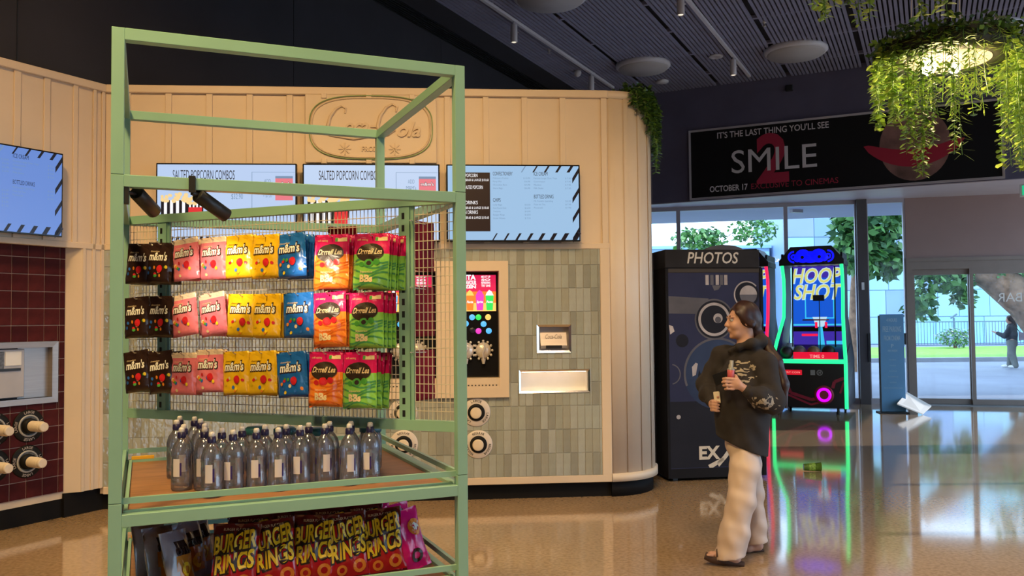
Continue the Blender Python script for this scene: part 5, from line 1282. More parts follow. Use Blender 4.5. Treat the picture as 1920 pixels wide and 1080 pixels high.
# ---------------------------------------------------------------- poster, exit sign, sensor
po = thing('film_poster', 'wide black film poster reading SMILE 2 on the navy bulkhead', 'poster', B(-3.87, 15.228, 0), ANG)
m_pf = mat('poster_frame', (0.55, 0.50, 0.52), 0.35, metal=0.3); m_pk = mat('poster_black', (0.010, 0.0095, 0.011), 0.75, spec=0.2)
ring(MB(), 0.04, 4.95, 3.655, 4.905, 0.035, 0.0, -0.04, -0.036).build('frame', m_pf, po)
bd = MB().box(0.07, 4.92, -0.022, 0.0, 3.68, 4.88).build('print_sheet', m_pk, po)
y = -0.0235
MB().text("IT'S THE LAST THING YOU'LL SEE", 0.55, 4.715, 0.105, y=y, width=1.86, align='L', bold=0.012).text('OCTOBER 17', 0.40, 3.775, 0.10, y=y, width=0.66, align='L', bold=0.02).text('SMILE', 0.79, 4.075, 0.40, y=y - 0.004, width=1.42, align='L', bold=0.0).build('lettering', mat('poster_white', (0.70, 0.66, 0.68), 0.6), bd)
MB().text('2', 1.215, 3.89, 0.80, y=y - 0.001, width=0.54, align='L', bold=0.03).text('EXCLUSIVE TO CINEMAS', 1.12, 3.775, 0.095, y=y, width=1.42, align='L', bold=0.0).build('lettering', mat('poster_red', (0.42, 0.018, 0.055), 0.7), bd)
q = MB(); disc(q, 0, 0, 0, 1, y, 0, 40); q.v = [(3.70 + p[0] * 0.52, p[1], 4.30 + p[2] * 0.58) for p in q.v]; lab(q.build('picture_patch', mat('poster_skin', (0.24, 0.12, 0.10), 0.7, var=0.6, scale=2.2), bd), 'dull brown picture area')
n = 20; V = []
for i in range(n + 1):
    a = -1 + 2 * i / n; V += [(3.68 + 0.74 * a, y - 0.002, 4.10 + 0.24 * a * a + 0.13 * (1 - a * a) ** 0.5), (3.68 + 0.74 * a, y - 0.002, 4.10 + 0.24 * a * a - 0.15 * (1 - a * a) ** 0.5)]
MB().add(V, [(2 * i, 2 * i + 1, 2 * i + 3, 2 * i + 2) for i in range(n)]).build('red_band', mat('poster_band', (0.40, 0.012, 0.04), 0.7), bd)
ex = thing('exit_sign', 'green illuminated exit sign hanging at the right picture edge', 'exit sign', B(-3.87 + 5.34, 15.0, 3.42), ANG)
MB().bbox(-0.22, 0.22, -0.03, 0.03, -0.095, 0.095, 0.006).build('housing', m_white, ex); MB().box(-0.19, 0.19, -0.034, -0.028, -0.07, 0.075).build('lit_face', glow('exit_green', (0.02, 0.55, 0.25), 0.9), ex)
MB().text('EXIT', 0.02, -0.045, 0.09, y=-0.036, width=0.22, bold=0.02).build('lettering', k_wh, ex); MB().tube([(0, 0, 0.09), (0, 0, 0.22)], 0.012, 8).build('hanger', m_white, ex)
o = MB().bbox(-0.06, 0.06, -0.05, 0.0, -0.05, 0.05, 0.008).build('wall_sensor', m_black, None, B(-3.87 + 1.787, 15.23, 5.458), ANG); tag(o, 'small black sensor box on the navy bulkhead above the poster', 'sensor')

# ---------------------------------------------------------------- ceiling fittings
m_fit = mat('fitting_white', (0.62, 0.58, 0.62), 0.5, var=0.02, scale=6); m_fitc = mat('fitting_panel', (0.46, 0.42, 0.42), 0.6, var=0.03, scale=5)
DNAM = ['white ceiling disc just above the kiosk corner plant', 'white ceiling disc above the film poster', 'white ceiling disc behind the lit plant planter', 'white ceiling disc cut by the top picture edge']
for i, (X, Y, r) in enumerate(((2.16, 13.84, 0.44), (4.40, 13.13, 0.475), (6.83, 12.21, 0.47), (0.52, 10.80, 0.47))):
    t = thing('ceiling_disc', DNAM[i], 'ceiling disc', (X, Y, ZC), 0.0, 'white ceiling discs')
    MB().lathe([(r * 0.9, 0.0), (r, -0.03), (r, -0.07), (r * 0.93, -0.10), (r * 0.90, -0.10)], 40).build('rim', m_fit, t)
    MB().lathe([(r * 0.90, -0.098), (r * 0.86, -0.125), (0.001, -0.13)], 40).build('diffuser', m_fitc, t)
def track(label, a, b_, heads, hl):
    a, b_ = Vector(a), Vector(b_)
    t = thing('lighting_track', label, 'lighting track', a)
    MB().beam((0, 0, 0), b_ - a, 0.045, 0.04).build('rail', m_fit, t)
    for i in range(3): q = (b_ - a) * (0.1 + 0.4 * i); MB().tube([q, q + Vector((0, 0, 0.06))], 0.012, 6).build('clip', m_fit, t)
    for (X, Y), lb in zip(heads, hl):
        h = thing('track_spotlight', lb, 'spotlight', (X, Y, a.z - 0.02), 0.0, 'white track spotlights')
        MB().tube([(0, 0, 0), (0, 0, -0.05)], 0.015, 8).build('stem', m_fit, h)
        MB().lathe([(0.001, -0.045), (0.046, -0.045), (0.048, -0.05), (0.048, -0.285), (0.044, -0.29), (0.040, -0.285), (0.001, -0.275)], 18).build('lamp_body', m_fit, h)
        MB().lathe([(0.034, -0.279), (0.03, -0.284), (0.001, -0.286)], 14).build('lens', glow('track_lens', (1.0, 0.86, 0.66), 1.2), h)
        MB().tube([(-0.065, 0, -0.15), (0.065, 0, -0.15)], 0.008, 6).build('pivot', m_fit, h)
d1 = Vector((2.05, 4.04, 0)).normalized(); d2_ = Vector((1.66, 3.32, 0)).normalized()
track('white lighting track nearest the kiosk on the dark ceiling', Vector((1.82, 15.08, 5.63)) - d1 * 9, (1.82, 15.08, 5.63), ((0.06, 11.6), (1.345, 14.13)), ('white track spotlight nearest the top of the kiosk track', 'white track spotlight at the far end of the kiosk track'))
track('white lighting track over the middle of the foyer', Vector((4.05, 14.43, 5.63)) - d2_ * 8, (4.05, 14.43, 5.63), ((2.135, 10.6), (3.48, 13.29)), ('white track spotlight cut by the top picture edge on the middle track', 'white track spotlight at the far end of the middle track'))
o = MB().lathe([(0.05, 0.04), (0.11, 0.0), (0.11, -0.02), (0.05, -0.035), (0.03, 0.01), (0.001, 0.01)], 24).build('ceiling_downlight', m_fit, None, (3.24, 13.41, ZC - 0.035)); tag(o, 'small white ring downlight beside the middle track', 'downlight')
o = MB().lathe([(0.001, 0.03), (0.06, 0.0), (0.065, -0.05), (0.045, -0.09), (0.001, -0.11)], 18).build('dome_camera', m_fit, None, (1.12, 14.15, ZC - 0.03)); tag(o, 'small white dome camera by the far end of the kiosk track', 'camera')
o = MB().lathe([(0.03, 0.03), (0.11, 0.0), (0.11, -0.03), (0.09, -0.045), (0.001, -0.05)], 20).build('smoke_detector', m_fit, None, (2.64, 14.8, ZC - 0.03)); tag(o, 'flat white detector on the ceiling beyond the kiosk corner plant', 'detector')
for (X, Y), lb in zip(((0.60, 13.04), (3.56, 11.9)), ('tiny sprinkler head between the kiosk track and margin board', 'tiny sprinkler head beside the middle ceiling track')):
    o = MB().lathe([(0.05, 0.03), (0.05, 0.0), (0.015, -0.01), (0.012, -0.05), (0.03, -0.055), (0.001, -0.06)], 12).build('sprinkler_head', m_fitc, None, (X, Y, ZC - 0.03)); tag(o, lb, 'sprinkler', 'sprinkler heads')

# ---------------------------------------------------------------- hanging plants
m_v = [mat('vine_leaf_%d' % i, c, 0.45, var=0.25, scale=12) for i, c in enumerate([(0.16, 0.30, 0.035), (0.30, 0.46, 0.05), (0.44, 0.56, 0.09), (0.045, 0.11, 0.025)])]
for m_ in m_v:
    bs = m_.node_tree.nodes['Principled BSDF']; bs.inputs['Subsurface Weight'].default_value = 0.0; bs.inputs['Transmission Weight'].default_value = 0.0
def vine(mb, p, out, length, lw, ll, gap, r_, tones, droop=0.06, wob=0.02):
    """a hanging stem with leaf pairs, each leaf a folded blade"""
    p = Vector(p); out = Vector(out).normalized(); pts = [p]; n = max(3, int(length / 0.05))
    w1 = Vector((r_.uniform(-1, 1), r_.uniform(-1, 1), 0)) * wob
    for i in range(1, n + 1):
        t = i / n; pts.append(p + out * (droop * min(1, t * 4)) + w1 * math.sin(t * 3) + Vector((0, 0, -length * t)))
    mb.tube(pts, 0.0022, 4, 0, smooth=False)
    L = 0.0
    while L < length:
        t = L / length * n; i = min(int(t), n - 1); q = pts[i].lerp(pts[i + 1], t - i)
        a = r_.uniform(0, 2 * math.pi)
        for s in (0, math.pi):
            d = Vector((math.cos(a + s), math.sin(a + s), r_.uniform(-0.9, 0.1))).normalized(); sd = d.cross(Vector((0, 0, 1))).normalized(); nn = sd.cross(d)
            k = r_.uniform(0.7, 1.25); l_, w_ = ll * k, lw * k
            b0 = q + d * 0.006
            V = [b0, b0 + d * l_ * 0.35 + sd * w_ * 0.5 + nn * w_ * 0.12, b0 + d * l_ * 0.75 + sd * w_ * 0.42 + nn * w_ * 0.08, b0 + d * l_, b0 + d * l_ * 0.75 - sd * w_ * 0.42 + nn * w_ * 0.08, b0 + d * l_ * 0.35 - sd * w_ * 0.5 + nn * w_ * 0.12]
            mb.add(V, [(0, 1, 2, 3), (0, 3, 4, 5)], r_.choice(tones), False)
        L += gap * r_.uniform(0.7, 1.3)
def planter(label, loc, ring_r, wires_, lens_fn, nv, seed, lamp):
    r_ = random.Random(seed)
    t = thing('hanging_planter', label, 'hanging planter', loc, 0.0, 'round hanging planters')
    MB().lathe([(ring_r * 0.64, -0.02), (ring_r, -0.02), (ring_r * 1.02, 0.10), (ring_r * 0.98, 0.10), (ring_r * 0.94, 0.04), (ring_r * 0.64, 0.04), (ring_r * 0.64, -0.02)], 36).build('planter_ring', mat('planter_dark', (0.05, 0.045, 0.03), 0.6, var=0.2, scale=9), t)
    if lamp:
        MB().lathe([(0.001, 0.01), (ring_r * 0.66, 0.02), (ring_r * 0.66, -0.025), (0.001, -0.030)], 36).build('lamp_diffuser', glow('planter_glow', (1.0, 0.70, 0.34), 1.5), t)
        MB().sphere((-0.20, -0.12, -0.09), 0.062, 14, 8, 0, (0.9, 0.9, 1.1)).build('bulb', glow('planter_bulb', (1.0, 0.86, 0.55), 9.0), t)
        MB().sphere((0.02, -0.05, -0.085), 0.04, 14, 8).build('bulb', glow('planter_bulb', (1.0, 0.86, 0.55), 9.0), t)
        l = bpy.data.lights.new('planter_lamp', 'POINT'); l.energy = 34; l.color = (1.0, 0.74, 0.40); l.shadow_soft_size = 0.10
        o = bpy.data.objects.new('planter_lamp', l); COL.objects.link(o); o.parent = t; o.location = (-0.05, -0.05, -0.20)
    for wx, wy in wires_: MB().tube([(wx, wy, 0.05), (wx * 0.55, wy * 0.55, ZC - loc[2])], 0.004, 6).build('suspension_wire', m_fit, t)
    for i in range(nv):
        a = 2 * math.pi * (i + r_.uniform(-0.3, 0.3)) / nv; rr_ = ring_r * r_.uniform(0.92, 1.05)
        out = (math.cos(a), math.sin(a), 0); p = (rr_ * math.cos(a), rr_ * math.sin(a), 0.09)
        L, ty = lens_fn(a, r_)
        mb = MB()
        if ty == 0: vine(mb, p, out, L, 0.044, 0.052, 0.030, r_, (0, 1, 1, 2), 0.05)
        elif ty == 1: vine(mb, p, out, L, 0.020, 0.048, 0.016, r_, (0, 1, 2), 0.04)
        else: vine(mb, p, out, L, 0.008, 0.075, 0.020, r_, (1, 2, 2), 0.02)
        mb.build('vine', m_v, t)
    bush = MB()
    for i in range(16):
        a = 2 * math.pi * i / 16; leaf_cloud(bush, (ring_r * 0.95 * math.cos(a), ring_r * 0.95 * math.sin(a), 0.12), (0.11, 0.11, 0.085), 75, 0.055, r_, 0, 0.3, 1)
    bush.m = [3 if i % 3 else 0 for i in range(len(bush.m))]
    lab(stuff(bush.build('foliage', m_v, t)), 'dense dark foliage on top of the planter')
def lens1(a, r_):
    s = math.degrees(a) % 360                         # 270 faces the camera
    if 200 < s < 235: return (r_.uniform(0.55, 0.98), r_.choice((0, 1, 1)))
    if 235 <= s < 262: return (r_.choice((0.12, 0.3, 0.55, 0.85)), r_.choice((1, 2, 0)))
    if 262 <= s < 290: return (r_.choice((0.08, 0.12, 0.3, 0.45)), 2)
    if 290 <= s < 330: return (r_.choice((0.15, 0.5, 0.75, 0.92)), r_.choice((0, 2, 2)))
    if s >= 330 or s < 20: return (r_.uniform(0.4, 0.9), 0)
    if 160 < s <= 200: return (r_.uniform(0.2, 0.7), r_.choice((0, 1)))
    return (r_.uniform(0.15, 0.45), r_.choice((0, 1, 2)))
planter('round hanging planter with glowing lamp and bright trailing vines', (3.08, 6.0, 3.36), 0.42, ((-0.16, 0.22), (0.22, 0.22)), lens1, 100, 5, True)
planter('round hanging planter above the frame with only vine tips showing', (2.30, 5.0, 3.76), 0.42, ((-0.2, 0.2), (0.2, 0.2)), lambda a, r_: (r_.uniform(0.22, 0.46), r_.choice((0, 1, 0))), 36, 9, False)
# trailing plant on the kiosk corner
ct = thing('trailing_plant', 'dark green trailing plant spilling over the kiosk corner top', 'plant', KK(CX + 0.30, 0.28, 3.567), KROT)
r_ = random.Random(14)
MB().bbox(-0.14, 0.10, 0.0, 0.24, 0.0, 0.09, 0.01).build('pot', m_black, ct)
for i in range(40):
    a = R(22) + R(72) * (i + r_.random()) / 40
    x, yv = (CR + 0.02) * math.sin(a) - 0.30, CY - (CR + 0.02) * math.cos(a) - 0.28
    f_ = (a - R(22)) / R(72); L = (0.10 + 0.55 * f_ ** 0.9) * r_.uniform(0.55, 1.1)
    mb = MB(); vine(mb, (x * 0.9, yv * 0.9 + 0.02, 0.05), (math.sin(a), -math.cos(a), 0), L + 0.05, 0.030, 0.048, 0.020, r_, (3, 3, 0), 0.06, 0.015); mb.build('vine', m_v, ct)
bush = leaf_cloud(MB(), (0.02, 0.06, 0.06), (0.20, 0.20, 0.09), 320, 0.055, r_, 0, 0.3, 1); bush.m = [3] * len(bush.m); stuff(bush.build('foliage', m_v, ct))
# ================================================================ PEOPLE
class Field:
    """signed distance field on a voxel grid, smooth unions, meshed with surface nets"""
    def __init__(s, lo, hi, h):
        s.h = h; s.lo = np.array(lo, np.float32); n = np.ceil((np.array(hi) - np.array(lo)) / h).astype(int) + 1
        s.ax = [s.lo[i] + np.arange(n[i], dtype=np.float32) * h for i in range(3)]
        s.f = np.full(tuple(n), 1.0, np.float32)
    def win(s, lo, hi):
        sl = []
        for i in range(3):
            a = max(0, int((lo[i] - s.lo[i]) / s.h)); b_ = min(len(s.ax[i]), int((hi[i] - s.lo[i]) / s.h) + 2); sl.append(slice(a, max(a + 1, b_)))
        X, Y, Z = np.meshgrid(*[s.ax[i][sl[i]] for i in range(3)], indexing='ij')
        return tuple(sl), X, Y, Z
    def union(s, sl, d, k):
        f = s.f[sl]
        if k <= 0: s.f[sl] = np.minimum(f, d); return
        m = np.clip(0.5 + 0.5 * (d - f) / k, 0, 1); s.f[sl] = d * (1 - m) + f * m - k * m * (1 - m)
    def cone(s, a, b_, ra, rb, k=0.02, sub=False):
        a, b_ = np.array(a, np.float32), np.array(b_, np.float32); m = max(ra, rb) + 2.5 * max(k, s.h) + 0.02
        sl, X, Y, Z = s.win(np.minimum(a, b_) - m, np.maximum(a, b_) + m)
        d = b_ - a; L = max(float(d @ d), 1e-9)
        t = np.clip(((X - a[0]) * d[0] + (Y - a[1]) * d[1] + (Z - a[2]) * d[2]) / L, 0, 1)
        q = np.sqrt((X - a[0] - t * d[0]) ** 2 + (Y - a[1] - t * d[1]) ** 2 + (Z - a[2] - t * d[2]) ** 2) - (ra + (rb - ra) * t)
        if sub: s.f[sl] = np.maximum(s.f[sl], -q)
        else: s.union(sl, q, k)
        return s
    def chain(s, pts, rs, k=0.02):
        for i in range(len(pts) - 1): s.cone(pts[i], pts[i + 1], rs[i], rs[i + 1], k)
        return s
    def ell(s, c, r, k=0.02, fr=None, sub=False):
        """ellipsoid with radii r along the axes fr (rows) """
        c = np.array(c, np.float32); m = max(r) + 2.5 * max(k, s.h) + 0.02
        sl, X, Y, Z = s.win(c - m, c + m); fr = np.eye(3) if fr is None else np.array(fr)
        P = [(X - c[0]) * fr[i][0] + (Y - c[1]) * fr[i][1] + (Z - c[2]) * fr[i][2] for i in range(3)]
        k0 = np.sqrt(sum((P[i] / r[i]) ** 2 for i in range(3))); k1 = np.sqrt(sum((P[i] / r[i] ** 2) ** 2 for i in range(3))) + 1e-6
        q = k0 * (k0 - 1) / k1
        if sub: s.f[sl] = np.maximum(s.f[sl], -q)
        else: s.union(sl, q, k)
        return s
    def keep(s, n, d):
        """keep the side where n.p < d"""
        X, Y, Z = np.meshgrid(*s.ax, indexing='ij'); s.f = np.maximum(s.f, ((X * n[0] + Y * n[1] + Z * n[2] - d) / np.linalg.norm(n)).astype(np.float32)); return s
    def wrinkle(s, amp, waves):
        X, Y, Z = np.meshgrid(*s.ax, indexing='ij')
        for a, b_, c, p in waves: s.f = s.f + (amp * np.sin(a * X + b_ * Y + c * Z + p)).astype(np.float32)
        return s
    def mesh(s, name, mats, smooth=1):
        f = s.f; ins = f < 0; n = f.shape
        c = np.zeros((n[0] - 1, n[1] - 1, n[2] - 1, 3), np.float32); cnt = np.zeros(c.shape[:3], np.float32)
        C = [(0, 0, 0), (1, 0, 0), (0, 1, 0), (1, 1, 0), (0, 0, 1), (1, 0, 1), (0, 1, 1), (1, 1, 1)]
        def cor(o, A): return A[o[0]:n[0] - 1 + o[0], o[1]:n[1] - 1 + o[1], o[2]:n[2] - 1 + o[2]]
        for i in range(8):
            for ax in range(3):
                if C[i][ax]: continue
                o2 = list(C[i]); o2[ax] = 1
                A, B_ = cor(C[i], f), cor(o2, f); cr = cor(C[i], ins) != cor(o2, ins)
                t = np.where(cr, A / np.where(cr, A - B_, 1), 0)
                for q in range(3): c[..., q] += cr * (C[i][q] + (t if q == ax else 0))
                cnt += cr
        act = cnt > 0; idx = -np.ones(act.shape, np.int64); idx[act] = np.arange(act.sum())
        g = np.argwhere(act); V = (g + c[act] / cnt[act][:, None]) * s.h + s.lo
        Fs = []
        for ax in range(3):
            u, w = [(1, 2), (2, 0), (0, 1)][ax]
            o2 = [0, 0, 0]; o2[ax] = 1
            sa = ins[tuple(slice(0, n[i] - (1 if i == ax else 0)) for i in range(3))]; sb_ = ins[tuple(slice(o2[i], n[i]) for i in range(3))]
            e = np.argwhere(sa != sb_)
            e = e[(e[:, u] > 0) & (e[:, w] > 0) & (e[:, u] < n[u] - 1) & (e[:, w] < n[w] - 1)]
            def at_(du, dw):
                q = e.copy(); q[:, u] -= du; q[:, w] -= dw; return idx[q[:, 0], q[:, 1], q[:, 2]]
            q = np.stack([at_(1, 1), at_(0, 1), at_(0, 0), at_(1, 0)], 1); flip = ~sa[e[:, 0], e[:, 1], e[:, 2]]
            q[flip] = q[flip][:, ::-1]; Fs.append(q)
        Fs = np.concatenate(Fs)
        for _ in range(smooth):
            acc = np.zeros_like(V); cn = np.zeros(len(V))
            for i in range(4):
                np.add.at(acc, Fs[:, i], V[Fs[:, (i + 1) % 4]]); np.add.at(acc, Fs[:, i], V[Fs[:, (i - 1) % 4]]); np.add.at(cn, Fs[:, i], 2)
            V = V * 0.5 + 0.5 * acc / cn[:, None]
        me = bpy.data.meshes.new(name); me.from_pydata(V.tolist(), [], Fs.tolist())
        for m_ in (mats if isinstance(mats, (list, tuple)) else [mats]): me.materials.append(m_)
        me.polygons.foreach_set('use_smooth', [True] * len(Fs)); me.update()
        return me
m_skin = mat('skin', (0.56, 0.31, 0.22), 0.5, var=0.06, scale=15); m_hair = mat('dark_auburn_hair', (0.030, 0.010, 0.008), 0.45, var=0.4, scale=60, stretch=(1, 1, 0.1))
m_hood = mat('charcoal_fleece', (0.023, 0.018, 0.018), 0.85, var=0.15, scale=25); m_trou = mat('cream_satin', (0.64, 0.49, 0.40), 0.5, var=0.03, scale=9)
m_sole = mat('sandal_brown', (0.07, 0.035, 0.025), 0.6, var=0.1, scale=20); m_lip = mat('lip', (0.34, 0.07, 0.07), 0.45); m_eye = mat('eye_white', (0.6, 0.56, 0.54), 0.3); m_iris = mat('iris_dark', (0.02, 0.012, 0.01), 0.2)
# print on chest and sleeve of the hooded top
nt = m_hood.node_tree; b = nt.nodes['Principled BSDF']; tc = nt.nodes.new('ShaderNodeTexCoord')
def blob(c, r, sc, st):
    mp = nt.nodes.new('ShaderNodeMapping'); mp.vector_type = 'POINT'
    mp.inputs['Scale'].default_value = tuple(1 / q for q in r); mp.inputs['Location'].default_value = tuple(-a / q for a, q in zip(c, r))
    nt.links.new(tc.outputs['Object'], mp.inputs['Vector'])
    ln_ = nt.nodes.new('ShaderNodeVectorMath'); ln_.operation = 'LENGTH'; nt.links.new(mp.outputs[0], ln_.inputs[0])
    lt_ = nt.nodes.new('ShaderNodeMath'); lt_.operation = 'LESS_THAN'; lt_.inputs[1].default_value = 1.0
    n0 = nt.nodes.new('ShaderNodeTexNoise'); n0.inputs['Scale'].default_value = 26; nt.links.new(tc.outputs['Object'], n0.inputs['Vector'])
    md = nt.nodes.new('ShaderNodeMath'); md.operation = 'MULTIPLY_ADD'; md.inputs[1].default_value = 1.5; nt.links.new(n0.outputs['Fac'], md.inputs[0]); nt.links.new(ln_.outputs['Value'], md.inputs[2])
    sb2 = nt.nodes.new('ShaderNodeMath'); sb2.operation = 'SUBTRACT'; sb2.inputs[1].default_value = 0.72; nt.links.new(md.outputs[0], sb2.inputs[0]); nt.links.new(sb2.outputs[0], lt_.inputs[0])
    ms = nt.nodes.new('ShaderNodeMapping'); ms.inputs['Scale'].default_value = st; ms.inputs['Rotation'].default_value = (0, 0.45, 0); nt.links.new(tc.outputs['Object'], ms.inputs['Vector'])
    nz = nt.nodes.new('ShaderNodeTexNoise'); nz.inputs['Scale'].default_value = sc; nz.inputs['Detail'].default_value = 1.0; nt.links.new(ms.outputs[0], nz.inputs['Vector'])
    gt = nt.nodes.new('ShaderNodeMath'); gt.operation = 'GREATER_THAN'; gt.inputs[1].default_value = 0.53; nt.links.new(nz.outputs['Fac'], gt.inputs[0])
    mu = nt.nodes.new('ShaderNodeMath'); mu.operation = 'MULTIPLY'; nt.links.new(lt_.outputs[0], mu.inputs[0]); nt.links.new(gt.outputs[0], mu.inputs[1]); return mu.outputs[0]
s1 = blob((0.035, -0.18, 1.215), (0.095, 0.12, 0.085), 60, (0.35, 0.3, 1.0)); s2 = blob((0.165, -0.25, 1.015), (0.10, 0.10, 0.055), 48, (1.0, 1, 0.8))
ad = nt.nodes.new('ShaderNodeMath'); ad.operation = 'MAXIMUM'; nt.links.new(s1, ad.inputs[0]); nt.links.new(s2, ad.inputs[1])
old = b.inputs['Base Color'].links[0].from_socket
mx = nt.nodes.new('ShaderNodeMix'); mx.data_type = 'RGBA'; nt.links.new(ad.outputs[0], mx.inputs[0]); nt.links.new(old, mx.inputs[6]); mx.inputs[7].default_value = (0.40, 0.34, 0.26, 1); nt.links.new(mx.outputs[2], b.inputs['Base Color'])

HC = np.array((0.052, 0.0, 1.535)); hf = np.array((-0.95, -0.31, 0.0)); hf /= np.linalg.norm(hf); hl = np.array((-hf[1] * -1 * -1, hf[0], 0.0)); hu = np.array((0, 0, 1.0))
hl = np.array((-hf[1], hf[0], 0.0))                   # towards her left = the camera side
def HD(f, l, u): return HC + hf * f + hl * l + hu * u
FR = [hf, hl, hu]
bd_ = Field((-0.32, -0.42, -0.03), (0.34, 0.30, 1.70), 0.0052)
bd_.ell(HD(-0.018, 0, 0.02), (0.092, 0.073, 0.092), 0.0, FR); bd_.ell(HD(0.028, 0, -0.030), (0.066, 0.058, 0.088), 0.02, FR)
bd_.cone(HD(0.045, -0.02, -0.092), HD(0.045, 0.02, -0.092), 0.026, 0.026, 0.02); bd_.ell(HD(0.066, 0, -0.108), (0.018, 0.022, 0.016), 0.012, FR)
bd_.cone(HD(0.086, 0, 0.004), HD(0.106, 0, -0.034), 0.007, 0.0115, 0.010); bd_.cone(HD(0.094, -0.010, -0.038), HD(0.094, 0.010, -0.038), 0.009, 0.009, 0.008)
bd_.cone(HD(0.080, -0.045, 0.018), HD(0.080, 0.045, 0.018), 0.010, 0.010, 0.012)
for sgn in (-1, 1):
    bd_.ell(HD(0.060, 0.036 * sgn, -0.038), (0.026, 0.020, 0.024), 0.016, FR); bd_.ell(HD(0.100, 0.031 * sgn, 0.001), (0.014, 0.017, 0.010), 0, FR, True)
    bd_.ell(HD(-0.008, 0.074 * sgn, -0.012), (0.018, 0.010, 0.030), 0.006, FR)
bd_.cone(HD(0.082, -0.014, -0.068), HD(0.082, 0.014, -0.068), 0.0115, 0.0115, 0.010)
bd_.cone(HD(-0.025, 0, -0.06), (0.075, 0.0, 1.33), 0.050, 0.056, 0.03)
bd_.chain([(0.075, 0, 1.30), (0.06, 0, 1.14), (0.05, 0, 0.92), (0.04, 0, 0.80)], [0.08, 0.115, 0.10, 0.105], 0.05)
RS, RE, RWr = (-0.075, 0.12, 1.29), (-0.180, 0.12, 1.11), (-0.152, -0.03, 1.005); LS, LE, LWr = (0.185, -0.09, 1.25), (0.232, -0.145, 1.015), (0.075, -0.265, 1.095)
bd_.chain([(0.05, 0.05, 1.30), RS, RE, RWr], [0.06, 0.05, 0.04, 0.026], 0.03); bd_.chain([(0.09, -0.03, 1.28), LS, LE, LWr], [0.06, 0.05, 0.04, 0.026], 0.03)
# left hand round the phone and drink
bd_.chain([LWr, (0.020, -0.290, 1.135)], [0.026, 0.024], 0.015); bd_.ell((0.004, -0.297, 1.142), (0.036, 0.017, 0.038), 0.012)
for i in range(4):
    z = 1.170 - 0.021 * i; r0 = 0.0095 - 0.0006 * i; k = (1.0, 1.08, 1.0, 0.85)[i]
    bd_.chain([(-0.010, -0.303, z), (-0.040 * k - 0.012, -0.318, z + 0.004), (-0.062 * k - 0.006, -0.305, z + 0.001), (-0.064 * k, -0.285, z - 0.004)], [r0 + 0.001, r0, r0 * 0.92, r0 * 0.8], 0.005)
bd_.chain([(0.018, -0.285, 1.160), (0.004, -0.262, 1.188), (-0.022, -0.252, 1.200)], [0.013, 0.0105, 0.009], 0.006)
# right hand holding a card sleeve
bd_.chain([RWr, (-0.140, -0.070, 0.990)], [0.026, 0.024], 0.015); bd_.ell((-0.136, -0.088, 0.990), (0.032, 0.020, 0.034), 0.012)
for i in range(4):
    z = 1.012 - 0.019 * i
    bd_.chain([(-0.150, -0.098, z), (-0.142, -0.128, z + 0.003), (-0.118, -0.135, z), (-0.102, -0.125, z - 0.003)], [0.0098, 0.0092, 0.0085, 0.0075], 0.005)
bd_.chain([(-0.125, -0.085, 1.015), (-0.110, -0.105, 1.035), (-0.106, -0.122, 1.043)], [0.012, 0.010, 0.009], 0.006)
LH, LKn, LA = (0.05, -0.055, 0.80), (0.028, -0.145, 0.40), (-0.045, -0.205, 0.085); RH, RKn, RA = (0.04, 0.055, 0.80), (0.088, 0.10, 0.42), (0.115, 0.125, 0.090)
bd_.chain([LH, LKn, LA], [0.065, 0.05, 0.036], 0.03); bd_.chain([RH, RKn, RA], [0.065, 0.05, 0.036], 0.03)
bd_.chain([LA, (-0.02, -0.205, 0.045)], [0.036, 0.030], 0.02); bd_.chain([(-0.015, -0.205, 0.040), (-0.10, -0.222, 0.058), (-0.165, -0.235, 0.070)], [0.030, 0.030, 0.018], 0.02)
bd_.chain([RA, (0.125, 0.13, 0.050)], [0.036, 0.030], 0.02); bd_.chain([(0.13, 0.13, 0.045), (0.06, 0.105, 0.035), (-0.01, 0.085, 0.032)], [0.030, 0.028, 0.016], 0.02)
for i in range(5):
    bd_.cone((-0.155, -0.222 - 0.012 * i + 0.012, 0.068), (-0.186, -0.228 - 0.013 * i + 0.014, 0.070), 0.010, 0.007, 0.004)
PROTZ = -math.atan2(1.45, 5.65)
wo = link('person', bd_.mesh('person_body', m_skin, 1), None, (1.45, 5.65, 0.0), PROTZ)
tag(wo, 'woman walking left in charcoal hooded top and cream trousers holding a drink', 'person')
# hooded top
hd_ = Field((-0.34, -0.40, 0.55), (0.36, 0.30, 1.46), 0.0065)
hd_.chain([(0.07, 0.0, 1.27), (0.058, 0.0, 1.12), (0.045, 0.0, 0.92), (0.030, 0.0, 0.60)], [0.105, 0.165, 0.165, 0.170], 0.05)
hd_.chain([(0.05, 0.03, 1.29), RS, RE, (-0.170, 0.03, 1.045), RWr], [0.085, 0.072, 0.066, 0.058, 0.036], 0.035)
hd_.chain([(0.10, -0.02, 1.29), LS, LE, (0.15, -0.22, 1.055), LWr], [0.085, 0.076, 0.070, 0.062, 0.036], 0.035)
hd_.chain([(-0.020, -0.045, 1.335), (0.03, -0.105, 1.365), (0.115, -0.110, 1.385), (0.165, -0.03, 1.395), (0.140, 0.07, 1.385), (0.03, 0.075, 1.355), (-0.020, -0.045, 1.335)], [0.014, 0.020, 0.028, 0.040, 0.030, 0.020, 0.014], 0.025)
hd_.cone((0.055, -0.010, 1.38), (0.075, 0.0, 1.50), 0.056, 0.075, 0, True)
hd_.wrinkle(0.0022, [(32, 10, 38, 0.3), (-24, 45, 40, 1.2), (65, -12, 19, 2.0)])
hd_.keep((-0.42, 0.0, -1.0), -0.735 - 0.0)
ho_ = link('hooded_top', hd_.mesh('hooded_top', m_hood, 1), wo)
cf = Field((-0.25, -0.36, 0.60), (0.30, 0.22, 1.2), 0.007)
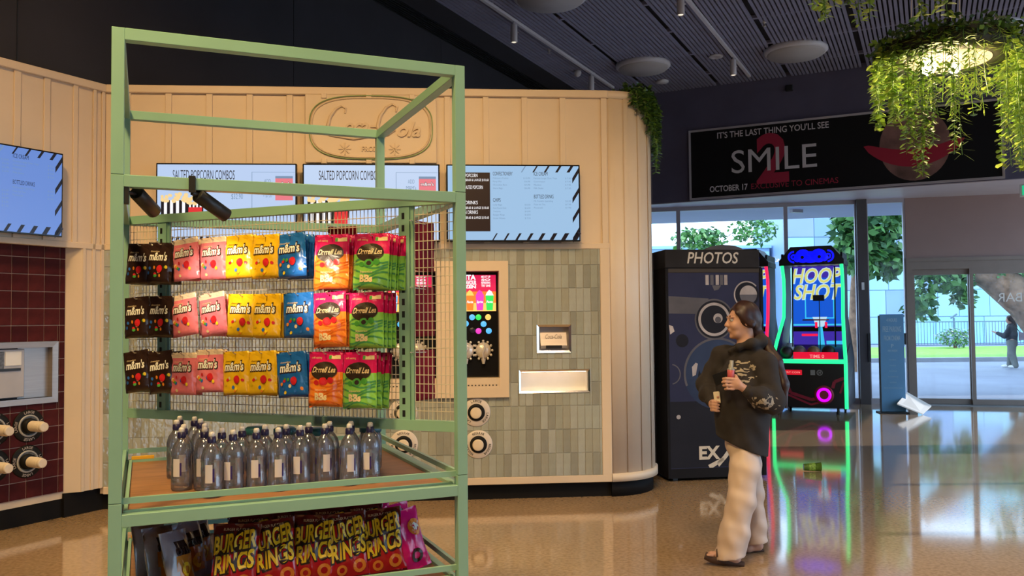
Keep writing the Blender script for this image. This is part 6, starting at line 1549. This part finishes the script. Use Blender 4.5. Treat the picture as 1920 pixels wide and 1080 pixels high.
def band(p, q, r, k=1.0):
    p, q = Vector(p), Vector(q); d = (q - p).normalized(); return MB().tube([p - d * 0.03, p - d * 0.028, p + d * 0.012, p + d * 0.014], [r * 0.7, r, r * 0.95, r * 0.7], 14)
band(LWr, (0.020, -0.290, 1.135), 0.040).build('cuff', m_hood, ho_); band(RWr, (-0.140, -0.070, 0.990), 0.040).build('cuff', m_hood, ho_)
# trousers
tr_ = Field((-0.22, -0.34, 0.0), (0.30, 0.28, 0.95), 0.0068)
tr_.chain([(0.045, 0, 0.86), (0.045, -0.01, 0.74)], [0.10, 0.118], 0.03)
tr_.chain([(0.050, -0.04, 0.74), (0.050, -0.100, 0.58), (0.022, -0.150, 0.38), (-0.025, -0.185, 0.18), (-0.055, -0.205, 0.02)], [0.095, 0.090, 0.084, 0.088, 0.098], 0.04)
tr_.chain([(0.045, 0.07, 0.76), (0.065, 0.085, 0.58), (0.092, 0.10, 0.38), (0.108, 0.118, 0.18), (0.115, 0.125, 0.02)], [0.100, 0.090, 0.078, 0.076, 0.082], 0.03)
tr_.wrinkle(0.0017, [(48, 9, 16, 0.4), (-46, 32, 34, 1.5), (60, -22, 30, 2.2), (22, 18, 62, 0.8)])
tr_.keep((0.12, 0, -1), -0.055)
link('trousers', tr_.mesh('trousers', m_trou, 1), wo)
# hair with a long ponytail
ha = Field((-0.10, -0.22, 0.95), (0.34, 0.20, 1.70), 0.0055)
ha.ell(HD(-0.022, 0, 0.030), (0.100, 0.083, 0.098), 0.0, FR)
ha.cone(HD(-0.07, 0, -0.01), HD(-0.085, 0, -0.075), 0.060, 0.042, 0.03)
for sgn in (-1, 1): ha.cone(HD(0.045, 0.055 * sgn, 0.045), HD(-0.035, 0.072 * sgn, -0.03), 0.020, 0.026, 0.02)
ha.chain([HD(-0.095, 0, -0.085), (0.195, 0.0, 1.385), (0.262, -0.05, 1.26), (0.302, -0.08, 1.12), (0.312, -0.09, 0.98)], [0.036, 0.036, 0.038, 0.032, 0.010], 0.02)
ha.ell(HD(0.075, 0.012, -0.020), (0.072, 0.062, 0.088), 0, FR, True)
ha.wrinkle(0.0012, [(60, 90, 8, 0.3), (-80, 50, 12, 1.0)])
link('hair', ha.mesh('hair', m_hair, 1), wo)
for sgn in (-1, 1):
    e = MB().sphere(HD(0.077, 0.031 * sgn, 0.000), 0.0125, 12, 8).build('eye', m_eye, wo); MB().sphere(HD(0.0845, 0.031 * sgn, 0.000), 0.0062, 10, 6).build('iris', m_iris, e)
    MB().tube([HD(0.086, 0.016 * sgn, 0.021), HD(0.089, 0.032 * sgn, 0.026), HD(0.080, 0.050 * sgn, 0.020)], [0.003, 0.0035, 0.002], 6).build('eyebrow', m_hair, wo)
MB().tube([HD(0.086, -0.020, -0.068), HD(0.0915, -0.008, -0.066), HD(0.0922, 0, -0.0672), HD(0.0915, 0.008, -0.066), HD(0.086, 0.020, -0.068)], [0.002, 0.0048, 0.0046, 0.0048, 0.002], 8).build('lips', m_lip, wo)
MB().tube([(-0.200, -0.238, 0.060), (-0.15, -0.234, 0.040), (-0.06, -0.215, 0.022), (0.035, -0.205, 0.006)], [0.024, 0.030, 0.028, 0.020], 10).build('sandal', m_sole, wo).scale = (1, 1, 1)
MB().tube([(-0.03, 0.08, 0.008), (0.04, 0.10, 0.010), (0.11, 0.125, 0.012), (0.165, 0.14, 0.012)], [0.006, 0.012, 0.012, 0.008], 8).build('sandal', m_sole, wo)
MB().tube([(-0.125, -0.262, 0.062), (-0.125, -0.235, 0.098), (-0.115, -0.200, 0.062)], 0.008, 6).build('sandal_strap', m_sole, wo)
# what she holds
M_ = Matrix.Translation((1.45, 5.65, 0)) @ Matrix.Rotation(PROTZ, 4, 'Z')
ph = MB().bbox(-0.036, 0.036, -0.004, 0.004, -0.072, 0.072, 0.003).build('phone', m_gloss, None); tag(ph, 'black phone in the left hand of the walking woman', 'phone')
ph.matrix_world = M_ @ Matrix.Translation((-0.060, -0.262, 1.180)) @ Matrix.Rotation(R(70), 4, 'Y') @ Matrix.Rotation(R(-15), 4, 'Z')
dr = thing('drink_cup', 'small pink drink with a clear straw lid held against the phone', 'drink', (0, 0, 0))
dr.matrix_world = M_ @ Matrix.Translation((-0.028, -0.278, 1.150)) @ Matrix.Rotation(R(5), 4, 'Y')
MB().lathe([(0.001, 0.0), (0.018, 0.0), (0.023, 0.075), (0.022, 0.076), (0.001, 0.074)], 18).build('cup', mat('pink_drink', (0.62, 0.12, 0.13), 0.35), dr)
MB().lathe([(0.023, 0.075), (0.024, 0.08), (0.012, 0.090), (0.012, 0.135), (0.001, 0.136)], 16).build('straw_lid', mat('clear_grey_lid', (0.30, 0.29, 0.26), 0.25), dr)
cs = MB().bbox(-0.020, 0.020, -0.008, 0.008, -0.03, 0.045, 0.003).build('card_sleeve', mat('card_cream', (0.74, 0.64, 0.46), 0.5, var=0.03, scale=10), None); tag(cs, 'small cream card sleeve in the right hand of the walking woman', 'card')
cs.matrix_world = M_ @ Matrix.Translation((-0.112, -0.112, 1.030)) @ Matrix.Rotation(R(-6), 4, 'Y')

# pedestrian outside the doors
h = 0.018
p = Field((-0.6, -0.4, -0.02), (0.55, 0.4, 1.62), h)
p.ell((-0.03, 0, 1.40), (0.085, 0.075, 0.11), 0); p.cone((0.0, 0, 1.33), (0.02, 0, 1.22), 0.05, 0.06, 0.03); p.chain([(0.02, 0, 1.16), (0.03, 0, 0.80)], [0.12, 0.11], 0.05)
p.chain([(0.0, -0.14, 1.16), (-0.16, -0.17, 0.93), (-0.36, -0.14, 1.03), (-0.43, -0.13, 1.06)], [0.05, 0.04, 0.03, 0.025], 0.02); p.chain([(0.05, 0.13, 1.16), (0.12, 0.17, 0.93), (0.02, 0.14, 0.80)], [0.05, 0.04, 0.03], 0.02)
for i in range(5): p.cone((-0.43, -0.15 + 0.012 * i, 1.06), (-0.49, -0.155 + 0.012 * i, 1.075 + 0.004 * i), 0.012, 0.010, 0.004)
p.chain([(0.03, -0.08, 0.80), (0.02, -0.09, 0.42), (0.10, -0.09, 0.06), (0.02, -0.09, 0.04)], [0.09, 0.06, 0.04, 0.035], 0.03); p.chain([(0.03, 0.08, 0.80), (0.02, 0.09, 0.42), (-0.04, 0.09, 0.06), (-0.16, 0.09, 0.05)], [0.09, 0.06, 0.04, 0.035], 0.03)
pe = link('person', p.mesh('person_body', m_skin, 1), None, (14.6, 25.3, 0.0), -0.5); tag(pe, 'pedestrian in dark jacket and grey trousers passing outside the glass doors', 'person')
q = Field((-0.6, -0.4, 0.6), (0.55, 0.4, 1.35), h); q.chain([(0.02, 0, 1.20), (0.03, 0, 1.0), (0.03, 0, 0.78)], [0.12, 0.155, 0.15], 0.04); q.chain([(0.0, -0.12, 1.17), (-0.16, -0.18, 0.93), (-0.33, -0.145, 1.02)], [0.085, 0.07, 0.055], 0.03); q.chain([(0.05, 0.12, 1.17), (0.12, 0.18, 0.93), (0.04, 0.15, 0.82)], [0.085, 0.07, 0.055], 0.03)
link('jacket', q.mesh('jacket', mat('jacket_dark', (0.03, 0.035, 0.05), 0.8, var=0.1, scale=10), 1), pe)
q = Field((-0.3, -0.3, 0.0), (0.35, 0.3, 0.9), h); q.cone((0.03, 0, 0.80), (0.03, 0, 0.72), 0.15, 0.15, 0.02); q.chain([(0.03, -0.08, 0.74), (0.02, -0.09, 0.42), (0.10, -0.09, 0.08)], [0.12, 0.10, 0.085], 0.02); q.chain([(0.03, 0.08, 0.74), (0.0, 0.09, 0.42), (-0.04, 0.09, 0.08)], [0.12, 0.10, 0.085], 0.02)
link('trousers', q.mesh('trousers', mat('trouser_grey', (0.16, 0.17, 0.16), 0.8, var=0.1, scale=10), 1), pe)
q = Field((-0.3, -0.2, 0.9), (0.4, 0.2, 1.62), h); q.ell((0.0, 0, 1.44), (0.11, 0.10, 0.11), 0); q.chain([(0.06, 0, 1.40), (0.12, 0, 1.22), (0.14, 0, 1.08)], [0.07, 0.06, 0.04], 0.03); q.ell((-0.10, 0, 1.38), (0.09, 0.08, 0.10), 0, None, True)
link('hair', q.mesh('hair', m_hair, 1), pe)
for s, x in ((-1, 0.03), (1, -0.14)): MB().sphere((x, 0.09 * s, 0.045), 0.07, 12, 8, 0, (1.8, 0.8, 0.65)).build('shoe', m_white, pe)
bg = thing('shoulder_bag', 'pale shoulder bag carried by the pedestrian outside', 'bag', (14.6, 25.3, 0), -0.5)
MB().prism([(0.20, 0.80), (0.52, 0.86), (0.34, 1.02), (0.20, 1.08)], -0.20, -0.08, 'XZ').build('bag_body', mat('bag_mauve', (0.34, 0.28, 0.32), 0.6, var=0.1, scale=8), bg); MB().tube([(0.22, -0.14, 1.07), (0.12, -0.10, 1.22), (0.06, -0.12, 1.25)], 0.012, 6).build('strap', m_black, bg)
